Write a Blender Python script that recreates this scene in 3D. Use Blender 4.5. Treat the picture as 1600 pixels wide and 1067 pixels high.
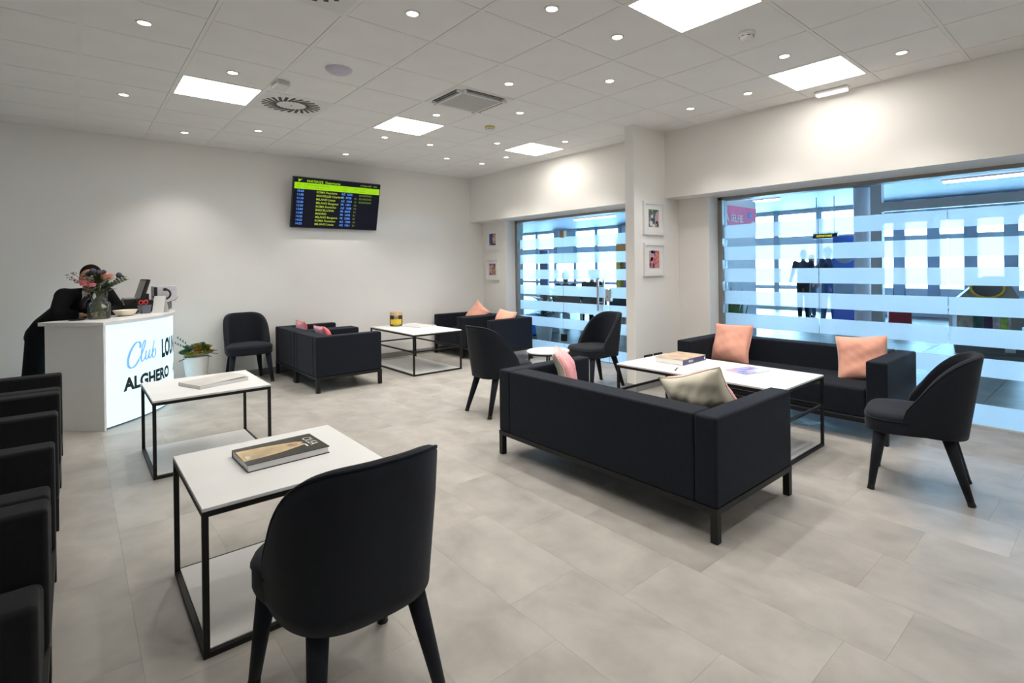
import bpy, bmesh, math, random
from mathutils import Vector, Matrix, Euler

for o in list(bpy.data.objects):
    bpy.data.objects.remove(o, do_unlink=True)
S = bpy.context.scene
COL = S.collection
R = math.radians
PI = math.pi
random.seed(7)

# ------------------------------------------------------------------ camera
CAM_H = 1.39
CEIL = 2.938
F, CX, CY = 825.23, 862.92, 417.92
yaw, pitch, roll = 0.7378, -0.0022, -0.0116
fw = Vector((math.sin(yaw)*math.cos(pitch), math.cos(yaw)*math.cos(pitch), math.sin(pitch)))
r0 = Vector((math.cos(yaw), -math.sin(yaw), 0)); u0 = r0.cross(fw)
rt = r0*math.cos(roll)+u0*math.sin(roll); up = -r0*math.sin(roll)+u0*math.cos(roll)
cd = bpy.data.cameras.new('camera'); cam = bpy.data.objects.new('camera', cd); COL.objects.link(cam)
M = Matrix.Identity(4)
for i in range(3):
    M[i][0], M[i][1], M[i][2] = rt[i], up[i], -fw[i]
M[2][3] = CAM_H
cam.matrix_world = M
cd.sensor_fit = 'HORIZONTAL'; cd.sensor_width = 36; cd.lens = F*36/1600
cd.shift_x = -(CX-800)/1600; cd.shift_y = (CY-533.5)/1600
cd.clip_start = .02; cd.clip_end = 200
S.camera = cam

# ------------------------------------------------------------------ world, exposure
W = bpy.data.worlds.new('daylight'); S.world = W; W.use_nodes = True
bg = W.node_tree.nodes['Background']
SKY_COL = (0.40, 0.72, 1.0)
bg.inputs[0].default_value = (*SKY_COL, 1); bg.inputs[1].default_value = 24.0
vs = S.view_settings
vs.view_transform = 'Standard'; vs.look = 'None'; vs.gamma = 1; vs.use_curve_mapping = False
vs.exposure = 0.30
S.cycles.use_denoising = True
S.cycles.max_bounces = 8; S.cycles.diffuse_bounces = 4; S.cycles.transparent_max_bounces = 16
S.cycles.sample_clamp_indirect = 6
PANEL_L = 11.5          # ceiling panels (emission strength)
SPOT_W = 42.0           # watts of each recessed downlight
DESK_L = .98          # backlit desk front

# ------------------------------------------------------------------ materials
def nodes(m):
    m.use_nodes = True
    nt = m.node_tree
    return nt, nt.nodes, nt.links, nt.nodes['Principled BSDF']

MATS = {}
def pm(name, col, rough=.5, metal=0., var=0., vs_=6., bump=0., bs=80., sheen=0., emit=None, es=0., spec=.5, coat=0., alpha=1., tr=0., bdist=.002):
    if name in MATS: return MATS[name]
    m = bpy.data.materials.new(name); nt, N, L, b = nodes(m)
    b.inputs['Roughness'].default_value = rough; b.inputs['Metallic'].default_value = metal
    b.inputs['Specular IOR Level'].default_value = spec
    b.inputs['Base Color'].default_value = (*col, 1)
    if sheen: b.inputs['Sheen Weight'].default_value = sheen; b.inputs['Sheen Roughness'].default_value = .5
    if coat: b.inputs['Coat Weight'].default_value = coat
    if tr: b.inputs['Transmission Weight'].default_value = tr
    if emit: b.inputs['Emission Color'].default_value = (*emit, 1); b.inputs['Emission Strength'].default_value = es
    tc = N.new('ShaderNodeTexCoord')
    n = N.new('ShaderNodeTexNoise'); n.inputs['Scale'].default_value = vs_; n.inputs['Detail'].default_value = 4
    L.new(tc.outputs['Object'], n.inputs['Vector'])
    v = max(var, .02)
    cr = N.new('ShaderNodeValToRGB')
    cr.color_ramp.elements[0].position = .3; cr.color_ramp.elements[1].position = .7
    cr.color_ramp.elements[0].color = (*[c*(1-v) for c in col], 1)
    cr.color_ramp.elements[1].color = (*[min(1, c*(1+v)) for c in col], 1)
    L.new(n.outputs['Fac'], cr.inputs['Fac']); L.new(cr.outputs['Color'], b.inputs['Base Color'])
    if bump:
        n2 = N.new('ShaderNodeTexNoise'); n2.inputs['Scale'].default_value = bs; n2.inputs['Detail'].default_value = 3
        L.new(tc.outputs['Object'], n2.inputs['Vector'])
        bp = N.new('ShaderNodeBump'); bp.inputs['Strength'].default_value = bump; bp.inputs['Distance'].default_value = bdist
        L.new(n2.outputs['Fac'], bp.inputs['Height']); L.new(bp.outputs['Normal'], b.inputs['Normal'])
    MATS[name] = m
    return m

def emis(name, col, s):
    if name in MATS: return MATS[name]
    m = bpy.data.materials.new(name); nt, N, L, b = nodes(m)
    b.inputs['Base Color'].default_value = (.003, .003, .003, 1); b.inputs['Specular IOR Level'].default_value = .12
    b.inputs['Emission Color'].default_value = (*col, 1); b.inputs['Emission Strength'].default_value = s
    b.inputs['Roughness'].default_value = .4
    MATS[name] = m
    return m

def glassmat(name, tint=(.95, .98, 1.), haze=0., rough=.0):
    m = bpy.data.materials.new(name); nt, N, L, b = nodes(m); N.remove(b)
    out = N['Material Output']
    t = N.new('ShaderNodeBsdfTransparent'); t.inputs[0].default_value = (*tint, 1)
    g = N.new('ShaderNodeBsdfGlossy'); g.inputs['Roughness'].default_value = rough
    fr = N.new('ShaderNodeFresnel'); fr.inputs[0].default_value = 1.22
    mx = N.new('ShaderNodeMixShader')
    L.new(fr.outputs[0], mx.inputs[0]); L.new(t.outputs[0], mx.inputs[1]); L.new(g.outputs[0], mx.inputs[2])
    if haze:
        d = N.new('ShaderNodeBsdfDiffuse'); d.inputs[0].default_value = (.8, .82, .8, 1); m3 = N.new('ShaderNodeMixShader'); m3.inputs[0].default_value = haze
        L.new(mx.outputs[0], m3.inputs[1]); L.new(d.outputs[0], m3.inputs[2]); mx = m3
    L.new(mx.outputs[0], out.inputs[0]); MATS[name] = m
    return m

def filmmat():
    m = bpy.data.materials.new('frosted_film'); nt, N, L, b = nodes(m); N.remove(b)
    out = N['Material Output']
    tl = N.new('ShaderNodeBsdfTranslucent'); tl.inputs[0].default_value = (.97, .99, 1, 1)
    df = N.new('ShaderNodeBsdfDiffuse'); df.inputs[0].default_value = (.85, .9, .95, 1)
    tp = N.new('ShaderNodeBsdfTransparent'); tp.inputs[0].default_value = (1, 1, 1, 1)
    m1 = N.new('ShaderNodeMixShader'); m1.inputs[0].default_value = .06
    m2 = N.new('ShaderNodeMixShader'); m2.inputs[0].default_value = .05
    L.new(tl.outputs[0], m1.inputs[1]); L.new(df.outputs[0], m1.inputs[2])
    L.new(m1.outputs[0], m2.inputs[1]); L.new(tp.outputs[0], m2.inputs[2])
    L.new(m2.outputs[0], out.inputs[0]); return m

def plankmat():
    m = bpy.data.materials.new('concrete_vinyl'); nt, N, L, b = nodes(m)
    geo = N.new('ShaderNodeNewGeometry'); oi = N.new('ShaderNodeObjectInfo')
    mul = N.new('ShaderNodeMath'); mul.operation = 'MULTIPLY'; mul.inputs[1].default_value = 37.
    L.new(oi.outputs['Random'], mul.inputs[0])
    cmb = N.new('ShaderNodeCombineXYZ'); L.new(mul.outputs[0], cmb.inputs[2]); L.new(mul.outputs[0], cmb.inputs[0])
    add = N.new('ShaderNodeVectorMath'); add.operation = 'ADD'
    L.new(geo.outputs['Position'], add.inputs[0]); L.new(cmb.outputs[0], add.inputs[1])
    mp = N.new('ShaderNodeMapping'); mp.inputs['Scale'].default_value = (2.0, 1.5, 1)
    L.new(add.outputs[0], mp.inputs['Vector'])
    n = N.new('ShaderNodeTexNoise'); n.inputs['Scale'].default_value = 2.2; n.inputs['Detail'].default_value = 7; n.inputs['Roughness'].default_value = .55
    n.inputs['Distortion'].default_value = .25
    L.new(mp.outputs[0], n.inputs['Vector'])
    cr = N.new('ShaderNodeValToRGB'); e = cr.color_ramp.elements
    e[0].position = .28; e[0].color = (.305, .285, .255, 1); e[1].position = .74; e[1].color = (.47, .445, .405, 1)
    L.new(n.outputs['Fac'], cr.inputs['Fac'])
    mr = N.new('ShaderNodeMapRange'); mr.inputs['To Min'].default_value = .95; mr.inputs['To Max'].default_value = 1.04
    L.new(oi.outputs['Random'], mr.inputs['Value'])
    mm = N.new('ShaderNodeVectorMath'); mm.operation = 'SCALE'
    L.new(cr.outputs['Color'], mm.inputs[0]); L.new(mr.outputs[0], mm.inputs['Scale'])
    L.new(mm.outputs[0], b.inputs['Base Color'])
    n3 = N.new('ShaderNodeTexNoise'); n3.inputs['Scale'].default_value = 9; n3.inputs['Detail'].default_value = 3
    L.new(geo.outputs['Position'], n3.inputs['Vector'])
    m3 = N.new('ShaderNodeMapRange'); m3.inputs['To Min'].default_value = .34; m3.inputs['To Max'].default_value = .5
    L.new(n3.outputs['Fac'], m3.inputs['Value']); L.new(m3.outputs[0], b.inputs['Roughness'])
    b.inputs['Specular IOR Level'].default_value = .45
    MATS['concrete_vinyl'] = m
    return m

WALL = pm('wall_paint', (.84, .82, .785), .85, var=.015, vs_=1.5, bump=.08, bs=260)
CEILT = pm('mineral_tile', (.86, .855, .84), .9, var=.02, vs_=3, bump=.12, bs=300)
RAIL = pm('white_rail', (.84, .835, .82), .6)
DARK = pm('plenum_dark', (.05, .05, .05), .9)
FAB = pm('navy_fabric', (.0105, .0140, .0215), .85, var=.12, vs_=35, bump=.3, bs=900, sheen=.03, spec=.18, bdist=.001)
FABC = pm('navy_chair_fabric', (.0092, .0120, .0180), .82, var=.12, vs_=35, bump=.3, bs=900, sheen=.08, spec=.22, bdist=.001)
FABL = pm('charcoal_fabric', (.0090, .0098, .0118), .85, var=.12, vs_=35, bump=.3, bs=900, sheen=.03, spec=.18, bdist=.001)
STEEL = pm('black_steel', (.009, .009, .009), .5, 0., spec=.35)
LEGM = pm('black_leg', (.010, .010, .011), .5, spec=.4)
WHITE = pm('white_laminate', (.80, .80, .79), .38)
SHELF = pm('white_shelf', (.74, .735, .72), .38)
PLASTIC = pm('white_plastic', (.78, .775, .76), .45)
BLACKP = pm('black_plastic', (.010, .010, .011), .4)
GREYF = pm('grey_aluminium', (.30, .295, .28), .4, .6)
STEELB = pm('brushed_steel', (.62, .60, .57), .3, 1.)
BASEB = pm('grey_baseboard', (.25, .245, .24), .5)
CORAL = pm('coral_cotton', (.88, .43, .32), .85, var=.05, vs_=12, bump=.3, bs=500, sheen=.2, spec=.2)
CREAM = pm('cream_cotton', (.76, .71, .58), .85, var=.05, vs_=12, bump=.3, bs=500, sheen=.2, spec=.2)
PAPER = pm('paper', (.82, .81, .79), .7)
PANELM = emis('led_diffuser', (1., .95, .875), PANEL_L)
SPOTM = emis('spot_lens', (1., .96, .92), 14.)
GLASS = glassmat('clear_glass')
VASEG = glassmat('vase_glass', (.93, .95, .92), haze=.03)
FILM = filmmat()
PLANK = plankmat()

# ------------------------------------------------------------------ helpers
class B:
    """collects shapes in one bmesh, then links them as ONE mesh object"""
    def __init__(s): s.bm = bmesh.new(); s.mi = 0
    def _add(s, vs, fs):
        v = [s.bm.verts.new(p) for p in vs]; out = []
        for f in fs:
            try:
                q = s.bm.faces.new([v[i] for i in f]); q.material_index = s.mi; out.append(q)
            except ValueError: pass
        return v, out
    def box(s, x0, x1, y0, y1, z0, z1, bev=0., seg=2, mat=None):
        vs = [(x, y, z) for x in (x0, x1) for y in (y0, y1) for z in (z0, z1)]
        if mat is not None: vs = [mat @ Vector(p) for p in vs]
        fs = [(0, 1, 3, 2), (4, 6, 7, 5), (0, 4, 5, 1), (2, 3, 7, 6), (0, 2, 6, 4), (1, 5, 7, 3)]
        v, f = s._add(vs, fs)
        if bev:
            ed = list({e for q in f for e in q.edges})
            bmesh.ops.bevel(s.bm, geom=ed, offset=bev, segments=seg, profile=.5, affect='EDGES', clamp_overlap=True)
        return s
    def ring(s, c, ax, r, n, rx=None):
        c = Vector(c); ax = Vector(ax).normalized()
        a = ax.orthogonal().normalized() if rx is None else rx; b = ax.cross(a)
        return [c+(a*math.cos(2*PI*i/n)+b*math.sin(2*PI*i/n))*r for i in range(n)]
    def cyl(s, p0, p1, r0, r1=None, n=16, cap=True):
        r1 = r0 if r1 is None else r1
        p0 = Vector(p0); p1 = Vector(p1); ax = p1-p0; a = ax.normalized().orthogonal().normalized()
        vs = s.ring(p0, ax, r0, n, a)+s.ring(p1, ax, r1, n, a)
        fs = [(i, (i+1) % n, n+(i+1) % n, n+i) for i in range(n)]
        if cap: fs += [tuple(range(n))[::-1], tuple(range(n, 2*n))]
        s._add(vs, fs); return s
    def tube(s, pts, r, n=8, cap=True):
        pts = [Vector(p) for p in pts]; m = len(pts); vs = []; a = None
        for i, p in enumerate(pts):
            t = (pts[min(i+1, m-1)]-pts[max(i-1, 0)]).normalized()
            if a is None: a = t.orthogonal().normalized()
            a = (a-t*a.dot(t)).normalized()
            rr = r[i] if isinstance(r, (list, tuple)) else r
            vs += s.ring(p, t, rr, n, a)
        fs = [(k*n+i, k*n+(i+1) % n, (k+1)*n+(i+1) % n, (k+1)*n+i) for k in range(m-1) for i in range(n)]
        if cap: fs += [tuple(range(n))[::-1], tuple(range((m-1)*n, m*n))]
        s._add(vs, fs); return s
    def lathe(s, prof, n=24, c=(0, 0, 0), close=False):
        c = Vector(c); vs = []; m = len(prof)
        for (r, z) in prof:
            vs += [c+Vector((r*math.cos(2*PI*i/n), r*math.sin(2*PI*i/n), z)) for i in range(n)]
        fs = [(k*n+i, k*n+(i+1) % n, (k+1)*n+(i+1) % n, (k+1)*n+i) for k in range(m-1) for i in range(n)]
        if close: fs += [((m-1)*n+i, (m-1)*n+(i+1) % n, (i+1) % n, i) for i in range(n)]
        s._add(vs, fs)
        return s
    def disc(s, c, r, n=20, flip=False):
        v = s.ring(c, (0, 0, 1), r, n, Vector((1, 0, 0)))
        s._add(v, [tuple(range(n))[::-1] if flip else tuple(range(n))]); return s
    def prism(s, poly, z0, z1):
        n = len(poly); vs = [(x, y, z0) for x, y in poly]+[(x, y, z1) for x, y in poly]
        s._add(vs, [tuple(range(n))[::-1], tuple(range(n, 2*n))]+[(i, (i+1) % n, n+(i+1) % n, n+i) for i in range(n)])
        return s
    def ell(s, c, rx, ry, rz, nu=14, nv=9, rot=None):
        c = Vector(c); vs = []
        for j in range(1, nv):
            th = PI*j/nv
            for i in range(nu):
                ph = 2*PI*i/nu; p = Vector((rx*math.sin(th)*math.cos(ph), ry*math.sin(th)*math.sin(ph), rz*math.cos(th)))
                vs.append(c+(rot @ p if rot is not None else p))
        a = Vector((0, 0, rz)); vs += [c+(rot @ a if rot is not None else a), c-(rot @ a if rot is not None else a)]
        t, q = len(vs)-2, len(vs)-1
        fs = [(k*nu+i, (k+1)*nu+i, (k+1)*nu+(i+1) % nu, k*nu+(i+1) % nu) for k in range(nv-2) for i in range(nu)]
        fs += [(t, i, (i+1) % nu) for i in range(nu)]+[(q, (nv-2)*nu+(i+1) % nu, (nv-2)*nu+i) for i in range(nu)]
        s._add(vs, fs); return s
    def quad(s, pts): s._add(pts, [tuple(range(len(pts)))]); return s
    def grid(s, f, nu, nv, flip=False):
        vs = [f(i/nu, j/nv) for j in range(nv+1) for i in range(nu+1)]; w = nu+1
        fs = [(j*w+i, j*w+i+1, (j+1)*w+i+1, (j+1)*w+i) for j in range(nv) for i in range(nu)]
        if flip: fs = [f_[::-1] for f_ in fs]
        s._add(vs, fs); return s
    def mesh(s, name, fix=True):
        if fix: bmesh.ops.recalc_face_normals(s.bm, faces=s.bm.faces[:])
        me = bpy.data.meshes.new(name); s.bm.to_mesh(me); s.bm.free(); return me
    def obj(s, name, mat, parent=None, smooth=False, wn=False, fix=True, loc=None, rot=None):
        me = s.mesh(name, fix)
        for m in (mat if isinstance(mat, (list, tuple)) else [mat]): me.materials.append(m)
        return link(name, me, parent, smooth, wn, loc, rot)

def link(name, me, parent=None, smooth=False, wn=False, loc=None, rot=None):
    o = bpy.data.objects.new(name, me); COL.objects.link(o)
    if parent is not None: o.parent = parent
    if loc is not None: o.location = loc
    if rot is not None: o.rotation_euler = rot
    if smooth or wn:
        me.polygons.foreach_set('use_smooth', [True]*len(me.polygons))
    if wn:
        w = o.modifiers.new('weighted', 'WEIGHTED_NORMAL'); w.keep_sharp = True
    return o

def tag(o, label=None, cat=None, group=None, kind=None):
    if label: o['label'] = label
    if cat: o['category'] = cat
    if group: o['group'] = group
    if kind: o['kind'] = kind
    return o
def thing(name, label, cat, loc=(0, 0, 0), rz=0., group=None):
    o = bpy.data.objects.new(name, None); COL.objects.link(o); o.empty_display_size = .1
    o.location = loc; o.rotation_euler = (0, 0, rz)
    return tag(o, label, cat, group)
def struct(o): o['kind'] = 'structure'; return o
def copy_tree(o, parent=None):
    c = o.copy(); COL.objects.link(c)
    if parent is not None: c.parent = parent; c.matrix_parent_inverse = o.matrix_parent_inverse
    for ch in [k for k in bpy.data.objects if k.parent == o]: copy_tree(ch, c)
    return c

def textmesh(txt, size, bold=0., align='LEFT', xs=1.):
    cu = bpy.data.curves.new('t', 'FONT'); cu.body = txt; cu.size = size; cu.align_x = align; cu.offset = bold
    cu.resolution_u = 3
    o = bpy.data.objects.new('t', cu); COL.objects.link(o)
    bpy.context.view_layer.update()
    me = bpy.data.meshes.new_from_object(o)
    bpy.data.objects.remove(o); bpy.data.curves.remove(cu)
    return me
def textinto(b, txt, size, fn, bold=0., align='LEFT', xs=1.):
    """letters as faces of builder b; fn maps the flat (x, y) to a 3-D point"""
    me = textmesh(txt, size, bold, align)
    b._add([fn(v.co.x*xs, v.co.y) for v in me.vertices], [tuple(p.vertices) for p in me.polygons])
    w = max([v.co.x for v in me.vertices] or [0])*xs
    bpy.data.meshes.remove(me); return w

# ================================================================== the room
XL, XR, YB, YR = -1.9, 5.14, 7.78, -2.4      # left wall, beam face, back wall, rear wall
XW, XG = 5.41, 5.66                           # recessed wall face, glass plane
ZB = 2.17                                     # underside of the beam
GX, GY = .0486, 2.6413                        # ceiling grid origin

# floor with its planks
floor = struct(B().box(XL-.2, 5.72, YR-.2, YB+.2, -.12, -.007).obj('floor', pm('joint_grey', (.22, .21, .195), .8)))
PW, PL = .383, .733
offs = {0: 4.385, 1: 4.02, 2: 1.455, 3: .998, 4: .725, 5: .590, 6: .808, 7: .726, 8: .40, 9: .53, -1: 4.6, -2: 4.2}
full = None
k = -6
while .17+PW*k < 5.66:
    xa, xb = .17+PW*k, .17+PW*(k+1)
    y = (offs.get(k, (k*.311) % PL)) % PL - 5*PL
    while y < YB:
        ya, yb = y, y+PL
        y += PL
        x0, x1, y0, y1 = max(xa, XL), min(xb, 5.66), max(ya, YR), min(yb, YB)
        if x1-x0 < .02 or y1-y0 < .02: continue
        whole = abs(x1-x0-PW) < 1e-4 and abs(y1-y0-PL) < 1e-4
        if whole and full is not None:
            o = full.copy(); COL.objects.link(o)
        else:
            w, l = (x1-x0)/2-.0003, (y1-y0)/2-.0003
            o = B().box(-w, w, -l, l, -.006, 0).obj('plank', PLANK, floor)
            if whole: full = o
        o.location = ((x0+x1)/2, (y0+y1)/2, 0)
    k += 1

# ceiling with its tiles and rails
LED = {(1, 4), (4, 4), (7, 4), (1, -2), (4, -2), (7, -2), (4, -8), (7, -8)}
HOLE = LED | {(2, 4), (1, 0), (4, 2)}
ceiling = struct(B().box(XL-.2, 5.9, YR-.2, YB+.2, CEIL+.12, CEIL+.22).obj('ceiling', DARK))
tfull = None
for i in range(-4, 9):
    for j in range(-9, 9):
        x0, x1 = max(GX+.6*i, XL), min(GX+.6*(i+1), XR)
        y0, y1 = max(GY+.6*j, YR), min(GY+.6*(j+1), YB)
        if x1-x0 < .03 or y1-y0 < .03 or (i, j) in HOLE: continue
        whole = x1-x0 > .599 and y1-y0 > .599
        if whole and tfull is not None:
            o = tfull.copy(); COL.objects.link(o)
        else:
            w, l = (x1-x0)/2-.0135, (y1-y0)/2-.0135
            if min(w, l) < .01: continue
            o = B().box(-w, w, -l, l, 0, .016, bev=.0015, seg=1).obj('ceiling_tile', CEILT, ceiling)
            if whole: tfull = o
        o.location = ((x0+x1)/2, (y0+y1)/2, CEIL+.0015)
for i in range(-3, 9):
    w = .018 if i == 0 else .012
    B().box(GX+.6*i-w, GX+.6*i+w, YR, YB, CEIL, CEIL+.03).obj('grid_rail', RAIL, ceiling)
for j in range(-8, 9):
    B().box(XL, XR, GY+.6*j-.012, GY+.6*j+.012, CEIL+.0004, CEIL+.03).obj('grid_rail', RAIL, ceiling)
b = B(); b.box(XL, XR, YB-.018, YB, CEIL, CEIL+.03).box(XR-.018, XR, YR, YB-.018, CEIL, CEIL+.03).box(XL, XL+.018, YR, YB-.018, CEIL, CEIL+.03)
b.obj('edge_rail', RAIL, ceiling)

struct(B().box(XL-.15, 5.78, YB, YB+.15, -.1, CEIL+.2).obj('wall_back', WALL))
struct(B().box(XL-.15, XL, YR-.15, YB, -.1, CEIL+.2).obj('wall_left', WALL))
struct(B().box(XL, 5.78, YR-.15, YR, -.1, CEIL+.2).obj('wall_rear', WALL))
WIN0, WIN1, DR0, DR1 = -1.12, 3.27, 4.30, 7.10
b = B(); b.box(XR, 5.78, YR, YB, ZB, CEIL+.12)
for a, c in ((DR1, YB), (WIN1, DR0), (YR, WIN0)): b.box(XW, 5.78, a, c, -.1, ZB)
struct(b.obj('wall_right', WALL))
struct(B().box(4.57, XW, 3.68, 3.81, 0, CEIL+.02, bev=.004, seg=1).obj('wall_partition', WALL))

def baseboard(n, x0, x1, y0, y1):
    b = B(); b.box(x0, x1, y0, y1, 0, .082, bev=.004, seg=1); return struct(b.obj(n, BASEB))
baseboard('baseboard_back', XL, XW, YB-.012, YB)
baseboard('baseboard_left', XL, XL+.012, YR, YB-.012)
baseboard('baseboard_corner', XW-.012, XW, DR1, YB-.012)
baseboard('baseboard_right', XW-.012, XW, WIN1, 3.668)
baseboard('baseboard_passage', XW-.012, XW, 3.81, DR0)
b = B(); b.box(4.558, XW-.012, 3.668, 3.68, 0, .082).box(4.558, 4.57, 3.68, 3.81, 0, .082).box(4.558, XW-.012, 3.81, 3.822, 0, .082)
struct(b.obj('baseboard_partition', BASEB))

BANDS = [(1.690, 1.845), (1.437, 1.592), (1.186, 1.341), (.930, 1.085), (.673, .828), (.420, .575), (.012, .188)]
def glazing(parent, panes, z0, z1, gap=.003):
    for a, c in panes:
        p = B().box(XG-.005, XG+.005, a+gap, c-gap, z0, z1).obj('pane', GLASS, parent)
        for q0, q1 in BANDS:
            B().quad([(XG-.0065, a+gap, q0), (XG-.0065, c-gap, q0), (XG-.0065, c-gap, q1), (XG-.0065, a+gap, q1)]).obj('frosted_band', FILM, p)

win = struct(thing('window_1', None, None, (0, 0, 0)))
b = B(); b.box(5.60, 5.72, WIN1-.055, WIN1, 0, ZB).box(5.60, 5.72, WIN0, WIN0+.055, 0, ZB).box(5.60, 5.72, WIN0, WIN1, ZB-.035, ZB)
b.obj('window_frame', GREYF, win)
B().box(5.63, 5.69, WIN0+.055, WIN1-.055, 0, .012).obj('window_sill', pm('sill_alu', (.7, .69, .67), .4, .2), win)
ys = [WIN1-.055, 2.165, 1.088, .01, WIN0+.055]
glazing(win, [(ys[i+1], ys[i]) for i in range(4)], .012, ZB-.035)

dr = struct(thing('door_1', None, None, (0, 0, 0)))
b = B(); b.box(5.60, 5.72, DR1-.06, DR1, 0, ZB).box(5.60, 5.72, DR0, DR0+.05, 0, ZB).box(5.60, 5.72, DR0, DR1, ZB-.035, ZB)
b.obj('door_frame', GREYF, dr)
glazing(dr, [(5.972, DR1-.06), (5.03, 5.972), (DR0+.05, 5.03)], .012, ZB-.035)
for z, m in ((1.89, pm('brass_hinge', (.42, .33, .22), .35, .8)), (.28, BLACKP)):
    b = B(); b.box(XG-.028, XG+.028, 5.972-.045, 5.972+.045, z-.055, z+.055, bev=.004)
    h = b.obj('hinge', m, dr)
    B().box(XG-.03, XG-.028, 5.969, 5.975, z-.05, z+.05).obj('hinge_slot', STEEL, h)
for s in (-1, 1):
    b = B(); x = XG+s*.06
    b.cyl((x, 5.19, .74), (x, 5.19, 1.215), .016, n=12)
    for z in (.86, 1.10): b.cyl((XG, 5.19, z), (x, 5.19, z), .008, n=8)
    b.obj('door_handle', STEELB, dr, smooth=False)
b = B(); b.box(XG-.03, XG+.03, 4.985, 5.075, .88, 1.05, bev=.006)
lk = b.obj('lock', STEELB, dr, wn=True)
B().cyl((XG-.036, 5.03, .95), (XG-.03, 5.03, .95), .014, n=12).obj('keyhole', pm('brass', (.5, .38, .15), .3, 1.), lk)

# ------------------------------------------------------------------ ceiling fittings
def cell(i, j): return (GX+.6*i+.3, GY+.6*j+.3)
panel_labels = {(1, 4): 'lit square ceiling panel beside the round slotted vent above the desk side',
 (4, 4): 'lit square ceiling panel beyond the air conditioning cassette above the departures screen',
 (7, 4): 'lit square ceiling panel by the wall above the glass door',
 (4, -2): 'lit square ceiling panel above the near sofa, cut by the top of the picture',
 (7, -2): 'lit square ceiling panel next to the small emergency light above the big window',
 (1, -2): 'lit square ceiling panel above the chair in the foreground',
 (1, -8): 'lit square ceiling panel behind the viewer near the left wall',
 (4, -8): 'lit square ceiling panel behind the viewer in the middle of the room',
 (7, -8): 'lit square ceiling panel behind the viewer near the right wall'}
proto = None
for c in LED:
    if proto is None:
        proto = thing('ceiling_panel_light', '', 'ceiling light', group='square ceiling panel lights')
        b = B()
        for q in ((-.288, .288, -.288, -.276), (-.288, .288, .276, .288), (-.288, -.276, -.276, .276), (.276, .288, -.276, .276)): b.box(*q, .001, .03)
        b.obj('frame', PLASTIC, proto)
        B().box(-.276, .276, -.276, .276, .004, .02).obj('diffuser', PANELM, proto)
        t = proto
    else: t = copy_tree(proto)
    x, y = cell(*c); t.location = (x, y, CEIL); t['label'] = panel_labels[c]

spots = [((0, 2), 'leftmost ceiling spotlight near the top of the picture'),
 ((0, 5), 'leftmost ceiling spotlight left of the lit panel above the desk'),
 ((1, 3), 'ceiling spotlight just nearer than the lit panel above the desk'),
 ((1, 7), 'ceiling spotlight close to the back wall between desk and departures screen, left one'),
 ((2, 6), 'ceiling spotlight just beyond the round slotted vent'),
 ((2, 0), 'ceiling spotlight right of the slotted vent at the top of the picture'),
 ((3, -1), 'ceiling spotlight left of the big lit panel cut by the picture top'),
 ((4, -1), 'ceiling spotlight just beyond the big lit panel cut by the picture top'),
 ((4, 1), 'ceiling spotlight just nearer than the air conditioning cassette'),
 ((4, 3), 'ceiling spotlight between the air conditioning cassette and the lit panel'),
 ((5, 0), 'ceiling spotlight in the middle of the ceiling, right of the cassette'),
 ((5, 2), 'ceiling spotlight just right of the air conditioning cassette'),
 ((4, 5), 'ceiling spotlight just beyond the lit panel above the departures screen'),
 ((5, 5), 'ceiling spotlight two steps right of the departures screen top edge, below the middle panel'),
 ((4, 7), 'ceiling spotlight nearest to the departures screen, close to the back wall'),
 ((6, 6), 'ceiling spotlight left of the far right corner of the ceiling'),
 ((7, 6), 'ceiling spotlight nearest to the far right corner of the ceiling'),
 ((7, 5), 'ceiling spotlight just left below the lit panel by the glass door'),
 ((6, 4), 'ceiling spotlight left of the lit panel by the glass door'),
 ((7, 3), 'ceiling spotlight just right of the lit panel by the glass door'),
 ((6, -2), 'ceiling spotlight left of the lit panel above the big window'),
 ((7, -1), 'ceiling spotlight just beyond the lit panel above the big window'),
 ((7, 0), 'ceiling spotlight near the white partition top, by the right wall'),
 ((7, -3), 'rightmost ceiling spotlight, right of the lit panel above the big window'),
 ((1, -4), 'ceiling spotlight behind the viewer on the left'), ((4, -4), 'ceiling spotlight behind the viewer in the middle')]
sproto = None
for c, lab in spots:
    if sproto is None:
        sproto = thing('ceiling_spotlight', '', 'ceiling light', group='small round ceiling spotlights')
        B().lathe([(.033, -.002), (.036, -.005), (.044, -.004), (.047, .001), (.047, .002)], 20).obj('trim_ring', PLASTIC, sproto, smooth=True)
        B().disc((0, 0, -.002), .034, 20, True).obj('lens', SPOTM, sproto, fix=False)
        ld = bpy.data.lights.new('spot_lamp', 'SPOT'); ld.energy = SPOT_W; ld.spot_size = R(100); ld.spot_blend = .8; ld.shadow_soft_size = .035
        ld.color = (1., .955, .90)
        lo = bpy.data.objects.new('lamp', ld); COL.objects.link(lo); lo.parent = sproto; lo.location = (0, 0, -.012)
        t = sproto
    else: t = copy_tree(sproto)
    x, y = cell(*c); t.location = (x, y, CEIL); t['label'] = lab

def diffuser(c, lab):
    x, y = cell(*c); t = thing('air_diffuser', lab, 'air vent', (x, y, CEIL), group='swirl diffusers')
    B().box(-.288, .288, -.288, .288, .0, .02).obj('face_plate', PLASTIC, t)
    for k in range(24):
        a = 2*PI*k/24
        m = Matrix.Rotation(a, 4, 'Z') @ Matrix.Translation((.185, .0, 0)) @ Matrix.Rotation(R(24), 4, 'Z')
        B().box(-.068, .068, -.0135, .0135, -.0012, .004, mat=m).obj('slot', BLACKP, t)
    B().cyl((0, 0, -.003), (0, 0, 0), .006, n=8).obj('centre_screw', STEEL, t)
diffuser((2, 4), 'white square vent with ring of black slots beside the lit ceiling panel')
diffuser((1, 0), 'white square vent with ring of black slots cut by the picture top')

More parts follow.
